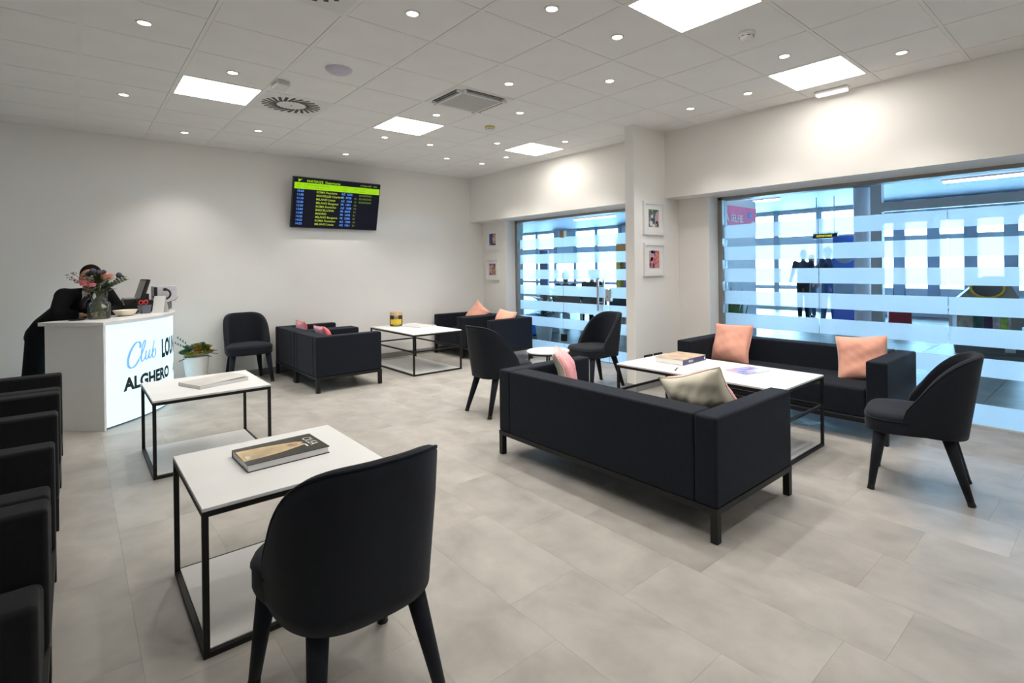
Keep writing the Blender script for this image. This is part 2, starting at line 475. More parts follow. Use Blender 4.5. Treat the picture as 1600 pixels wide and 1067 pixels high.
x, y = cell(4, 2)
t = thing('air_conditioner', 'white ceiling air conditioning cassette with grey square grille', 'air conditioner', (x, y, CEIL))
b = B(); b.box(-.30, .30, -.30, .30, -.004, .03, bev=.003); b.obj('housing', PLASTIC, t)
g = B().box(-.2, .2, -.2, .2, -.022, -.018, bev=.002).obj('grille', pm('grille_grey', (.50, .50, .49), .6), t)
b = B()
for k in range(4):
    m = Matrix.Rotation(k*PI/2, 4, 'Z')
    b.box(-.265, .265, .2, .222, -.024, -.003, mat=m)
b.obj('inner_frame', PLASTIC, t)
for k in range(4):
    m = Matrix.Rotation(k*PI/2, 4, 'Z')
    B().box(-.21, .21, .225, .27, -.0062, -.002, mat=m).obj('air_slot', BLACKP, t)
    bb = B(); bb.box(-.20, .20, .2465, .2485, -.0085, -.006, mat=m); bb.obj('louver', PLASTIC, t)
b = B()
for k in range(19): b.box(-.198, .198, -.19+k*.021-.002, -.19+k*.021+.002, -.0235, -.022)
b.obj('grille_fin', pm('fin_grey', (.60, .60, .59), .6), g)

x, y = cell(2, 2)
t = thing('wireless_access_point', 'pale lilac round disc on the ceiling nearer than the slotted vent', 'access point', (x, y, CEIL))
LIL = pm('lilac_plastic', (.60, .56, .66), .5)
B().lathe([(.0, -.034), (.045, -.033), (.075, -.026), (.098, -.008), (.10, .001)], 28).obj('shell', LIL, t, smooth=True)
B().lathe([(.018, -.0355), (.035, -.0375), (.038, -.034), (.038, -.03)], 24).obj('centre_cap', LIL, t, smooth=True)
t = thing('ceiling_sensor', 'small white box on the ceiling beside the slotted vent', 'sensor', (1.30, 4.76, CEIL))
B().box(-.05, .05, -.09, .09, -.04, .0, bev=.008).obj('body', PLASTIC, t, wn=True)
B().box(-.035, .035, -.092, -.088, -.03, -.012).obj('lens_window', pm('sensor_window', (.6, .6, .6), .3), t)
def smoke(loc, lab, base):
    t = thing('smoke_detector', lab, 'smoke detector', (*loc, CEIL))
    B().lathe([(.056, .001), (.056, -.012), (.05, -.016), (.0, -.016)], 24).obj('base', base, t, smooth=True)
    B().lathe([(.05, -.016), (.05, -.022), (.04, -.04), (.025, -.05), (.0, -.052)], 24).obj('head', PLASTIC, t, smooth=True)
    for k in range(8):
        a = 2*PI*k/8; m = Matrix.Rotation(a, 4, 'Z')
        B().box(.0455, .0475, -.012, .012, -.030, -.026, mat=m).obj('vent_slot', BLACKP, t)
smoke((3.362, 1.735), 'white smoke detector between two lit ceiling panels on the right', PLASTIC)
smoke((3.43, 4.77), 'small smoke detector with yellow base in the middle of the ceiling', pm('yellow_base', (.62, .55, .14), .5))
t = thing('emergency_light', 'small oblong glowing emergency light by the ceiling edge above big window', 'emergency light', (5.03, 1.80, CEIL), 0)
B().box(-.035, .035, -.14, .14, -.02, 0, bev=.004).obj('housing', PLASTIC, t)
B().box(-.03, .03, -.13, .13, -.042, -.02, bev=.008).obj('lens', emis('emergency_lens', (1, .95, .88), 1.1), t, wn=True)

# ================================================================== seating
def sofa_parts(t, L, D, fab, arm=.13, back=.17, top=.63, seat=.41, seats=1):
    l, d = L/2, D/2
    for s in (-1, 1):
        y0, y1 = sorted((s*l, s*(l-arm)))
        B().box(-d, d, y0, y1, .175, top, bev=.016, seg=3).obj('armrest', fab, t, wn=True)
    B().box(-d, -d+back, -l+arm+.001, l-arm-.001, .175, top-.001, bev=.012, seg=3).obj('backrest', fab, t, wn=True)
    n = seats; w = (L-2*arm-.004)/n
    for k in range(n):
        y = -l+arm+.002+k*w
        B().box(-d+back, d-.012, y, y+w, .178, seat, bev=.025, seg=3).obj('seat_cushion', fab, t, wn=True)
    f = B(); q = .032
    f.box(-d, d, -l, -l+q, .145, .176).box(-d, d, l-q, l, .145, .176).box(-d, -d+q, -l+q, l-q, .145, .176).box(d-q, d, -l+q, l-q, .145, .176)
    f.obj('base_frame', STEEL, t)
    for sx in (-1, 1):
        for sy in (-1, 1):
            x0, x1 = sorted((sx*d, sx*(d-.04))); y0, y1 = sorted((sy*l, sy*(l-.04)))
            B().box(x0, x1, y0, y1, 0, .145, bev=.002, seg=1).obj('leg', STEEL, t)

t = thing('sofa', 'long navy fabric sofa in the middle, seen from behind, black metal legs', 'sofa', (2.77, 2.29, 0), 0)
sofa_parts(t, 1.80, .85, FAB)
t = thing('sofa', 'long navy fabric sofa standing against the big striped window', 'sofa', (4.93, 2.185, 0), PI)
sofa_parts(t, 1.87, .80, FAB, arm=.15)

# armchair pairs
AW, AD = .805, .76
ac = thing('armchair', 'nearer of the two dark armchairs left of the low table at back wall', 'armchair', (2.38, 6.515, 0), 0, 'armchairs')
sofa_parts(ac, AW-.006, AD, FAB, arm=.12)
for (x, y, rz, lab) in ((2.38, 7.322, 0, 'dark armchair touching the back wall right of the lone chair'),
                        (4.765, 6.515, PI, 'nearer of the two dark armchairs backing onto the glass door'),
                        (4.765, 7.322, PI, 'dark armchair in the far corner below two framed pictures')):
    c = copy_tree(ac); c.location = (x, y, 0); c.rotation_euler = (0, 0, rz); c['label'] = lab
la = thing('armchair', 'dark armchair farthest along the left edge, nearest the reception desk', 'armchair', (-.445, 5.10, 0), 0, 'armchairs')
sofa_parts(la, AW-.006, AD, FABL, arm=.13)
for y, lab in ((4.285, 'second dark armchair from the reception desk along the left edge'),
               (2.895, 'third dark armchair from the reception desk along the left edge'),
               (2.085, 'nearest dark armchair at the lower left corner of the picture')):
    c = copy_tree(la); c.location = (-.445, y, 0); c['label'] = lab

# upholstered chairs (front is +Y)
def sp(v, p): return math.copysign(abs(v)**p, v)
def make_chair():
    t = thing('dining_chair', '', 'chair', group='upholstered chairs')
    N = 40
    def seatpt(x, y, z):
        f = max(0., (.06-y)/.25)
        return (x*(1-.20*min(1, f)+.05*min(1, max(0, y-.06)/.1)), y if y > .06 else .06-(.06-y)*.84, z)
    def ringpts(sc, z): return [seatpt(.244*sc*sp(math.cos(2*PI*i/N), .55), .03+.262*sc*sp(math.sin(2*PI*i/N), .55), z) for i in range(N)]
    b = B(); lv = [(.90, .352), (.985, .358), (1.0, .372), (1.0, .435), (.985, .455), (.94, .468), (.85, .474), (.5, .478)]
    vs = []
    for sc, z in lv: vs += ringpts(sc, z)
    m = len(lv)
    fs = [(k*N+i, k*N+(i+1) % N, (k+1)*N+(i+1) % N, (k+1)*N+i) for k in range(m-1) for i in range(N)]+[tuple(range(N))[::-1], tuple(range((m-1)*N, m*N))]
    b._add(vs, fs)
    seat = b.obj('seat', FABC, t, smooth=True)
    B().tube([Vector(p) for p in ringpts(1.004, .437)+ringpts(1.004, .437)[:1]], .0035, 6, False).obj('piping', FABC, seat, smooth=True)
    # shell
    NT, K = 48, 10
    def shell(tt, z, off):
        ph = tt*R(97); e = .72
        hw, hd = .250-off, .268-off
        h = max(0, (z-.34)/.5)
        x = hw*sp(math.sin(ph), e)*(.955+.06*min(1, h*1.6))
        y = .03-hd*sp(math.cos(ph), e)-.075*h*max(0, math.cos(ph))
        return Vector((x, y, z))
    def ztop(a): return .372+(.842-.372)*(max(0, 1-a**3.2))**.60
    def zbot(a): return .350+.018*a*a
    b = B(); vs = []; P = None; rim = []
    for i in range(NT+1):
        u = -1+2*i/NT; u = math.copysign(1-(1-abs(u))**1.25, u) if abs(u) < 1 else u
        a = abs(u); zb, zt = zbot(a), max(ztop(a), zbot(a)+.03)
        th = .05*(1-.25*a); loop = []
        for k in range(K+1): loop.append(shell(u, zb+(zt-.018-zb)*k/K, 0))
        loop.append(shell(u, zt-.005, .006)); loop.append(shell(u, zt, th*.5)); loop.append(shell(u, zt-.005, th-.006))
        rim.append(shell(u, zt-.004, .003))
        for k in range(K+1): loop.append(shell(u, zt-.018-(zt-.018-zb)*k/K, th))
        P = len(loop); vs += loop
    fs = [(i*P+k, i*P+(k+1) % P, (i+1)*P+(k+1) % P, (i+1)*P+k) for i in range(NT) for k in range(P)]
    fs += [tuple(range(P))[::-1], tuple(range(NT*P, NT*P+P))]
    b._add(vs, fs)
    back = b.obj('backrest', FABC, t, smooth=True)
    B().tube(rim, .0035, 6).obj('piping', FABC, back, smooth=True)
    for sx, sy, bx, by in ((-.19, .2, -.225, .245), (.19, .2, .225, .245), (-.15, -.135, -.195, -.235), (.15, -.135, .195, -.235)):
        p0 = Vector((sx, sy, .365)); p1 = Vector((bx, by, .028))
        l = B().tube([p0, p0.lerp(p1, .5), p1], [.034, .027, .019], 14).obj('leg', FABC, t, smooth=True)
        d = (p1-p0).normalized(); q = p1+d*.028
        B().cyl(p1, (q.x, q.y, .0), .0185, .021, 14).obj('foot', LEGM, l)
    return t
ch = make_chair()
spots_c = [((.668, 1.745), R(1), 'dark upholstered chair in the foreground seen from behind, beside the white table'),
           ((3.90, .90), R(12), 'dark upholstered chair on the right, side on, by the big window'),
           ((3.055, 4.15), R(-92), 'dark upholstered chair behind the middle sofa with its back to the viewer\'s left'),
           ((4.50, 4.215), R(82), 'dark upholstered chair in front of the glass door beside the round table'),
           ((1.615, 7.475), R(178), 'lone dark upholstered chair standing against the back wall')]
for k, (p, rz, lab) in enumerate(spots_c):
    c = ch if k == 0 else copy_tree(ch)
    c.location = (*p, 0); c.rotation_euler = (0, 0, rz); c['label'] = lab

# ------------------------------------------------------------------ tables
def table(lab, x0, x1, y0, y1, h=.54, mid=False):
    cx, cy = (x0+x1)/2, (y0+y1)/2; w, l = (x1-x0)/2, (y1-y0)/2; q = .02
    t = thing('coffee_table', lab, 'table', (cx, cy, 0))
    B().box(-w, w, -l, l, h-.014, h, bev=.0015, seg=1).obj('table_top', WHITE, t)
    for sx in (-1, 1):
        for sy in (-1, 1):
            xa, xb = sorted((sx*w, sx*(w-q))); ya, yb = sorted((sy*l, sy*(l-q)))
            B().box(xa, xb, ya, yb, 0, h-.014).obj('leg', STEEL, t)
    lev = [(h-.034, h-.014), (.0, .02)]+([(.30, .318)] if mid else [])
    for za, zb in lev:
        for s in (-1, 1):
            ya, yb = sorted((s*l, s*(l-q))); B().box(-w+q, w-q, ya, yb, za, zb).obj('rail', STEEL, t)
            xa, xb = sorted((s*w, s*(w-q))); B().box(xa, xb, -l+q, l-q, za, zb).obj('rail', STEEL, t)
    B().box(-w+q, w-q, -l+q, l-q, .006, .024).obj('shelf', SHELF, t)
    return t
table('white topped square table with black frame in the foreground holding the dark book', .333, 1.025, 2.235, 2.965)
table('white topped square table with black frame near the reception desk', .385, 1.10, 4.38, 5.17, .525)
table('long white topped low table with middle rail between the armchairs at the back', 3.215, 3.935, 6.19, 7.50, .54, True)
table('long white topped low table with middle rail between the two sofas', 3.50, 4.225, 1.59, 3.03, .54, True)
t = thing('side_table', 'small round white topped table between two upholstered chairs', 'table', (3.95, 4.43, 0))
B().lathe([(0, .432), (.235, .432), (.24, .436), (.24, .446), (.235, .45), (0, .45)], 40).obj('table_top', WHITE, t)
B().lathe([(.212, .414), (.228, .414), (.228, .432), (.212, .432)], 40, close=True).obj('top_ring', STEEL, t)
for k in range(4):
    a = PI/4+k*PI/2; c, s = math.cos(a)*.215, math.sin(a)*.215
    B().cyl((c, s, 0), (c, s, .416), .011, n=10).obj('leg', STEEL, t)
B().lathe([(.208, 0), (.222, 0), (.222, .014), (.208, .014)], 40, close=True).obj('base_ring', STEEL, t)

# ------------------------------------------------------------------ cushions
def pinkmat():
    m = bpy.data.materials.new('pink_print'); nt, N, L, b = nodes(m)
    tc = N.new('ShaderNodeTexCoord'); v = N.new('ShaderNodeTexVoronoi'); v.inputs['Scale'].default_value = 9
    L.new(tc.outputs['Object'], v.inputs['Vector'])
    sx = N.new('ShaderNodeSeparateColor'); L.new(v.outputs['Color'], sx.inputs[0])
    cr = N.new('ShaderNodeValToRGB'); e = cr.color_ramp.elements
    e[0].color = (.75, .30, .33, 1); e[1].color = (.78, .60, .58, 1)
    x = e.new(.45); x.color = (.52, .34, .50, 1); x = e.new(.7); x.color = (.8, .25, .22, 1)
    L.new(sx.outputs[0], cr.inputs['Fac']); L.new(cr.outputs['Color'], b.inputs['Base Color']); b.inputs['Roughness'].default_value = .85
    return m
def pindotmat():
    m = bpy.data.materials.new('pink_dot'); nt, N, L, b = nodes(m)
    tc = N.new('ShaderNodeTexCoord'); v = N.new('ShaderNodeTexVoronoi'); v.inputs['Scale'].default_value = 55; v.inputs['Randomness'].default_value = .15
    L.new(tc.outputs['Object'], v.inputs['Vector'])
    cr = N.new('ShaderNodeValToRGB'); cr.color_ramp.interpolation = 'CONSTANT'; e = cr.color_ramp.elements
    e[0].color = (.85, .75, .72, 1); e[1].position = .22; e[1].color = (.85, .36, .36, 1)
    L.new(v.outputs['Distance'], cr.inputs['Fac']); L.new(cr.outputs['Color'], b.inputs['Base Color']); b.inputs['Roughness'].default_value = .85
    return m
PINK, DOT = pinkmat(), pindotmat()
REDP = pm('pink_red_cotton', (.80, .16, .17), .85)
def pillow(lab, size, thick, c, right, upv, front, back, seed, wrinkle=.006, group=None):
    rnd = random.Random(seed); ph = [rnd.uniform(0, 6) for _ in range(8)]; n = 22
    def prof(u, v, sg):
        ex = 1-.075*(1-v*v)*abs(u)**2; ey = 1-.075*(1-u*u)*abs(v)**2
        h = thick/2*(max(0, (1-u*u))*max(0, (1-v*v)))**.42
        w = wrinkle*(math.sin(7*u+3*v+ph[0])+.7*math.sin(11*v-5*u+ph[1])+.5*math.sin(15*(u+v)+ph[2]))*(max(0, (1-u**4)*(1-v**4)))*.5
        edge = .010*(math.sin(3*u+ph[3])+math.sin(4*v+ph[4]))
        return Vector((size/2*u*ex, size/2*v*ey, sg*(h+w)+edge))
    b = B()
    vs = [prof(-1+2*i/n, -1+2*j/n, 1) for j in range(n+1) for i in range(n+1)]
    b.grid(lambda a, c_: prof(-1+2*a, -1+2*c_, 1), n, n)
    b.mi = 1; b.grid(lambda a, c_: prof(-1+2*a, -1+2*c_, -1), n, n, True)
    bmesh.ops.remove_doubles(b.bm, verts=b.bm.verts[:], dist=.0004)
    o = b.obj('cushion', [front, back], None, smooth=True)
    right = Vector(right).normalized(); upv = Vector(upv); upv = (upv-right*upv.dot(right)).normalized(); nrm = right.cross(upv)
    m = Matrix.Identity(4)
    for i in range(3): m[i][0], m[i][1], m[i][2], m[i][3] = right[i], upv[i], nrm[i], c[i]
    o.matrix_world = m
    tag(o, lab, 'cushion', group)
    e = [prof(-1+2*i/n, -1, 0) for i in range(n)]+[prof(1, -1+2*i/n, 0) for i in range(n)]+[prof(1-2*i/n, 1, 0) for i in range(n)]+[prof(-1, 1-2*i/n, 0) for i in range(n+1)]
    B().tube(e, .0028, 6, False).obj('seam', CREAM if CREAM in (front, back) else front, o, smooth=True)
    return o
# right sofa (faces -X): normal towards -X
pillow('coral cushion at the left end of the sofa under the big window', .42, .15, (4.975, 2.77, .575), (.0, -1, .02), (.33, 0, 1), CORAL, CORAL, 1)
pillow('coral cushion leaning on the right arm of the sofa under the big window', .39, .15, (4.97, 1.555, .575), (.34, -1, .06), (.30, .1, 1), CORAL, CREAM, 2, .007)
# near sofa (faces +X)
pillow('cream cushion slumped over the back of the middle sofa', .41, .17, (2.765, 1.725, .585), (-.10, 1, -.27), (-.55, .2, .8), DOT, CREAM, 3, .02)
pillow('cream and pink dotted cushion standing at the far end of the middle sofa', .36, .13, (2.745, 2.885, .605), (.69, .72, 0), (-.26, .26, .93), DOT, CREAM, 4)
pillow('pink printed cushion in the armchair touching the back wall', .36, .13, (2.255, 7.40, .535), (0, 1, 0), (-.30, 0, 1), REDP, PINK, 5)
pillow('pink printed cushion in the nearer armchair left of the low table', .36, .13, (2.255, 6.60, .535), (0, 1, 0), (-.30, 0, 1), REDP, PINK, 6)
pillow('coral cushion standing on its corner in the far corner armchair', .40, .14, (4.92, 7.28, .60), (.0, -.85, -.45), (.30, .4, .9), CORAL, CREAM, 7)
pillow('coral cushion in the nearer armchair backing onto the glass door', .40, .14, (4.90, 6.50, .535), (.05, -.97, -.10), (.36, .1, 1), CORAL, CREAM, 8)

# ------------------------------------------------------------------ books, jar
def book(name, lab, cat, c, w, l, h, rz, cov, spine_side='+y', cov2=None):
    t = thing(name, lab, cat, c, rz); W_, L_ = w/2, l/2; e = .003
    b = B(); b.box(-W_, W_, -L_, L_, 0, e).box(-W_, W_, -L_, L_, h-e, h); cvo = b.obj('cover', cov, t)
    s = 1 if spine_side == '+y' else -1
    ya, yb = sorted((s*L_, s*(L_-.004))); sb = B().box(-W_, W_, ya, yb, e, h-e); so = sb.obj('spine', cov2 or cov, t)
    ya, yb = sorted((s*(L_-.004), -s*(L_-.005)))
    B().box(-W_+.004, W_-.004, ya, yb, e, h-e).obj('pages', PAPER, t)
    return t, cvo, so
BKC = pm('book_charcoal', (.030, .029, .026), .25, var=.2, vs_=9)
t, cv, _ = book('book', 'dark hardback book with pale figure on the cover on the foreground table', 'book', (.700, 2.632, .54), .338, .262, .032, R(1.5), BKC)
prof = [(-.168, -.075), (-.165, .085), (-.06, .075), (.03, .055), (.075, .045), (.098, .025), (.10, .012), (.08, .005), (.10, -.008), (.095, -.022), (.06, -.035), (-.02, -.062), (-.10, -.072)]
def figmat():
    m = pm('cover_beige', (.62, .46, .25), .3, var=.35, vs_=11); return m
b = B(); b.prism(prof, .032, .0326); b.obj('cover_picture', figmat(), cv)
b = B(); b.prism([(.045, .030), (.068, .016), (.075, -.004), (.055, -.022), (.034, -.012), (.03, .016)], .0326, .0329); b.obj('picture_detail', pm('cover_brown', (.42, .27, .17), .35, var=.3, vs_=30), cv)
b = B(); textinto(b, 'CIUSA', .056, lambda x, y: Vector((.112+y, .075-x, .0334)), .0, xs=.85); b.obj('cover_title', pm('title_white', (.80, .79, .72), .5), cv, fix=False)
b = B(); b.box(.094, .102, -.06, -.02, .0326, .0331); b.box(-.150, -.142, -.055, -.01, .0326, .0331).box(-.138, -.134, -.045, -.01, .0326, .0331)
b.obj('small_print', MATS['title_white'], cv, fix=False)

t, cv, _ = book('book', 'white softcover book on the table near the reception desk', 'book', (.80, 4.755, .525), .36, .29, .026, R(19), pm('book_white', (.66, .655, .64), .4))
b = B(); b.grid(lambda a, c_: Vector((-.17+.35*a, -.14+.28*c_, .0262+.016*a*a*(1-abs(2*c_-1)*.3))), 8, 4); b.obj('loose_cover', pm('cover_pale', (.62, .60, .57), .35, var=.12, vs_=5), cv, smooth=True, fix=False)
t = thing('magazine', 'white magazine lying on the low table at the back', 'magazine', (3.72, 6.98, .54), R(12))
B().box(-.15, .15, -.2, .2, 0, .016, bev=.002, seg=1).obj('pages', PAPER, t)
B().box(-.151, .151, -.201, .201, .016, .0175).obj('cover', pm('mag_cover', (.72, .72, .70), .25, var=.1, vs_=8), t)
t, cv, so = book('book', 'thick tan book with blue spine on the table between the sofas', 'book', (3.975, 2.70, .54), .37, .285, .048, R(2), pm('book_tan', (.50, .37, .26), .4, var=.3, vs_=14), '-y', pm('book_navy', (.045, .05, .16), .4))
b = B(); textinto(b, 'VIOLA', .026, lambda x, y: Vector((-.10+x, -.1428, .016+y)), .001); b.obj('spine_text', pm('spine_white', (.8, .8, .8), .5), so, fix=False)
B().box(.155, .172, -.1431, -.1426, .012, .034).obj('spine_mark', MATS['spine_white'], so)
def magcol():
    m = bpy.data.materials.new('magazine_print'); nt, N, L, b = nodes(m)
    tc = N.new('ShaderNodeTexCoord'); n = N.new('ShaderNodeTexNoise'); n.inputs['Scale'].default_value = 9; n.inputs['Detail'].default_value = 2
    L.new(tc.outputs['Object'], n.inputs['Vector'])
    cr = N.new('ShaderNodeValToRGB'); e = cr.color_ramp.elements
    e[0].position = .35; e[0].color = (.10, .17, .55, 1); e[1].position = .68; e[1].color = (.75, .40, .33, 1)
    x = e.new(.5); x.color = (.38, .42, .75, 1)
    L.new(n.outputs['Fac'], cr.inputs['Fac']); L.new(cr.outputs['Color'], b.inputs['Base Color']); b.inputs['Roughness'].default_value = .2
    return m
t = thing('magazine', 'glossy blue and pink magazine on the table between the sofas', 'magazine', (3.965, 2.07, .54), R(-14))
B().box(-.14, .14, -.105, .105, 0, .006).obj('pages', PAPER, t)
B().box(-.141, .141, -.106, .106, .006, .0072).obj('cover', magcol(), t)
t = thing('pen', 'thin dark pen lying on the table between the sofas', 'pen', (3.62, 2.50, .545), R(25))
B().cyl((-.06, 0, 0), (.055, 0, 0), .0045, n=8).obj('barrel', BLACKP, t)
B().cyl((.055, 0, 0), (.068, 0, 0), .0045, .001, 8).obj('tip', STEELB, t)
t = thing('jar', 'glass jar of amber content with wooden lid on the back low table', 'jar', (3.52, 7.30, .54))
B().lathe([(.0, .003), (.084, .003), (.09, .01), (.09, .165), (.087, .165), (.087, .012), (0, .008)], 32).obj('glass_wall', VASEG, t, smooth=True)
AMB = pm('amber', (.66, .36, .03), .3, var=.15, vs_=20)
B().lathe([(0, .010), (.084, .012), (.085, .02), (.085, .125), (.08, .13), (0, .13)], 32).obj('content', AMB, t, smooth=True)
B().lathe([(0, .212), (.08, .212), (.087, .208), (.087, .165), (.09, .163), (.09, .158), (0, .158)], 32).obj('lid', pm('pale_wood', (.58, .40, .24), .5, var=.2, vs_=12), t, smooth=True, wn=True)
b = B(); n = 12
b.grid(lambda a, c_: Vector((.0912*math.cos(R(-175)+R(115)*a), .0912*math.sin(R(-175)+R(115)*a), .03+.075*c_)), n, 1)
b.obj('label_band', pm('yellow_label', (.68, .47, .03), .5), t, smooth=True)

# ------------------------------------------------------------------ pictures, sockets
def artmat(name, cols, scale, seed):
    m = bpy.data.materials.new(name); nt, N, L, b = nodes(m)
    tc = N.new('ShaderNodeTexCoord'); mp = N.new('ShaderNodeMapping'); mp.inputs['Location'].default_value = (seed, seed*.7, seed*.3)
    L.new(tc.outputs['Object'], mp.inputs['Vector'])
    n = N.new('ShaderNodeTexNoise'); n.inputs['Scale'].default_value = scale; n.inputs['Detail'].default_value = 1.5; n.inputs['Distortion'].default_value = 1.2
    L.new(mp.outputs[0], n.inputs['Vector'])
    cr = N.new('ShaderNodeValToRGB'); cr.color_ramp.interpolation = 'CONSTANT'; e = cr.color_ramp.elements
    k = len(cols); e[0].position = 0; e[0].color = (*cols[0], 1); e[1].position = .34+.32/k; e[1].color = (*cols[1], 1)
    for i in range(2, k):
        x = e.new(.34+.32*i/k); x.color = (*cols[i], 1)
    L.new(n.outputs['Fac'], cr.inputs['Fac']); L.new(cr.outputs['Color'], b.inputs['Base Color']); b.inputs['Roughness'].default_value = .4
    return m
FRAMEW = pm('frame_white', (.80, .795, .77), .45)
def picture(lab, c, rz, cols, sc, seed, blobs, s=.375, aw=.185, ah=.20):
    t = thing('framed_picture', lab, 'picture', c, rz); h = s/2; q = .028     # local: faces -Y, centre at origin
    b = B()
    b.box(-h, h, -.028, 0, -h, -h+q).box(-h, h, -.028, 0, h-q, h).box(-h, -h+q, -.028, 0, -h+q, h-q).box(h-q, h, -.028, 0, -h+q, h-q)
    b.obj('frame', FRAMEW, t)
    B().box(-h+q, h-q, -.014, -.002, -h+q, h-q).obj('mat_board', PAPER, t)
    p = B().box(-aw/2, aw/2, -.0152, -.014, -ah/2, ah/2).obj('print', artmat('art', cols, sc, seed), t)
    for k, (bx, bz, rx, rz_, col) in enumerate(blobs):
        b = B(); n = 18
        b._add([(max(-aw/2, min(aw/2, bx+rx*math.cos(2*PI*i/n))), -.0157, max(-ah/2, min(ah/2, bz+rz_*math.sin(2*PI*i/n)))) for i in range(n)], [tuple(range(n))])
        b.obj('print_shape', pm('art_%d_%d' % (seed, k), col, .4), p, fix=False)
zc = (2.106+1.739)/2
picture('upper white framed picture, green and rose print, on the white partition', (4.90, 3.68, zc), 0, [(.03, .05, .12), (.05, .16, .10), (.10, .10, .14), (.25, .30, .12), (.35, .12, .22)], 16, 3,
        [(.07, -.01, .05, .09, (.55, .36, .36)), (.055, -.045, .02, .018, (.45, .02, .06)), (.075, -.075, .015, .014, (.30, .02, .05)), (-.05, -.06, .03, .03, (.70, .68, .66)), (-.03, .02, .022, .02, (.55, .6, .62)), (.0, -.085, .03, .02, (.72, .66, .62))])
picture('lower white framed picture, pink and orange print, on the white partition', (4.903, 3.68, 1.455), 0, [(.45, .05, .25), (.60, .12, .10), (.65, .30, .08), (.50, .06, .35), (.62, .42, .08)], 18, 9,
        [(-.06, .05, .055, .07, (.55, .38, .46)), (-.045, -.03, .03, .06, (.60, .25, .25)), (-.075, -.06, .02, .025, (.40, .02, .05)), (-.02, .085, .045, .018, (.03, .08, .20)), (-.015, -.07, .02, .03, (.05, .10, .10))])
picture('upper white framed picture with dark and blue print by the far glass door', (XW, 7.47, 1.867), -PI/2, [(.03, .03, .02), (.06, .05, .03), (.02, .04, .20), (.05, .05, .05)], 9, 5,
        [(-.07, .02, .03, .11, (.03, .08, .50)), (.055, .01, .055, .085, (.62, .42, .35)), (.035, .045, .02, .015, (.10, .05, .03)), (.06, -.04, .02, .016, (.45, .05, .08)), (-.06, -.085, .03, .02, (.40, .20, .04))])
picture('lower white framed picture with orange and pink print by the far glass door', (XW, 7.48, 1.35), -PI/2, [(.55, .30, .04), (.62, .38, .06), (.10, .05, .35), (.45, .22, .03)], 9, 12,
        [(-.055, -.01, .055, .10, (.62, .40, .42)), (-.06, .08, .03, .018, (.50, .05, .10)), (-.065, -.075, .022, .025, (.50, .05, .10)), (.0, -.06, .025, .05, (.25, .32, .42)), (.0, .015, .02, .014, (.08, .10, .10))])
for x, lab in ((4.787, 'left black wall socket low on the white partition'), (4.968, 'right black wall socket low on the white partition')):
    t = thing('wall_socket', lab, 'socket', (x, 3.68, .345), group='black wall sockets')
    B().box(-.078, .078, -.008, 0, -.04, .04, bev=.003).obj('plate', BLACKP, t)
    for s in (-.045, 0, .045): B().cyl((s, -.0095, 0), (s, -.007, 0), .015, n=12).obj('outlet', pm('dark_grey_plastic', (.03, .03, .03), .4), t)

# ================================================================== reception desk
def desk_curve(smax, n, off=0.):
    pts = []; x, y, s = .195, 6.025, 0.; ds = smax/n/8
    for i in range(n*8+1):
        th = R(42+36*(s/1.13)**1.3)
        if i % 8 == 0: pts.append((x+off*math.sin(th), y-off*math.cos(th), th))
        x += math.cos(th)*ds; y += math.sin(th)*ds; s += ds
    return pts
SMAX = 1.72
def desk_at(s, off=0.):
    n = max(2, int(s*60)); p = desk_curve(max(s, 1e-4), n, off)[-1]; return p
DT = .95
desk = thing('reception_desk', 'white reception desk with glowing curved front and lounge lettering', 'desk', (0, 0, 0))
cv = desk_curve(SMAX, 36)
BL = (-.185, 6.445); BE = (.30, 7.55)
PANEL = pm('desk_glow', (.30, .33, .35), .3, emit=(.60, .88, 1.0), es=DESK_L)
b = B(); zb, zt = .022, .918
vs = []
for (x, y, th) in cv: vs += [(x, y, zb), (x, y, zt)]
for (x, y, th) in cv[::-1]: vs += [(x-.02*math.sin(th), y+.02*math.cos(th), zb), (x-.02*math.sin(th), y+.02*math.cos(th), zt)]
n = len(vs)//2
b._add(vs, [(2*i, 2*((i+1) % n), 2*((i+1) % n)+1, 2*i+1) for i in range(n)])
m = len(cv)
b._add([v for v in vs], [(2*i+1, 2*(i+1)+1, 2*(n-2-i)+1, 2*(n-1-i)+1) for i in range(m-1)])
b.obj('front_panel', PANEL, desk, smooth=False)
SIDE = pm('desk_white', (.86, .855, .84), .45)
b = B(); dx, dy = .195-BL[0], 6.025-BL[1]; L_ = math.hypot(dx, dy); nx, ny = -dy/L_, dx/L_
b.prism([(BL[0], BL[1]), (.195, 6.025), (.195+nx*.02, 6.025+ny*.02), (BL[0]+nx*.02, BL[1]+ny*.02)], .0, .918); b.obj('side_panel', SIDE, desk)
ex, ey, eth = cv[-1]
b = B(); b.prism([(ex, ey), (BE[0], BE[1]+.02), (BE[0], BE[1]), (ex-.02, ey-.01)], .0, .918); b.obj('side_panel', SIDE, desk)
b = B(); b.prism([(p[0]-.03*math.sin(p[2]), p[1]+.03*math.cos(p[2])) for p in cv]+[(p[0]-.05*math.sin(p[2]), p[1]+.05*math.cos(p[2])) for p in cv[::-1]], 0, .022); b.obj('plinth', pm('plinth_grey', (.12, .12, .12), .6), desk)
cvo = desk_curve(SMAX, 36, .022)
e0 = (-.215-.012, 6.445-.01)
b = B(); b.prism([e0, (.195, 5.995)]+[(p[0], p[1]) for p in cvo]+[(ex-.02, ey+.03), (BE[0], BE[1]+.03), (.20, 7.02), (.11, 6.80), (-.01, 6.63)], .918, DT); b.obj('worktop', WHITE, desk)
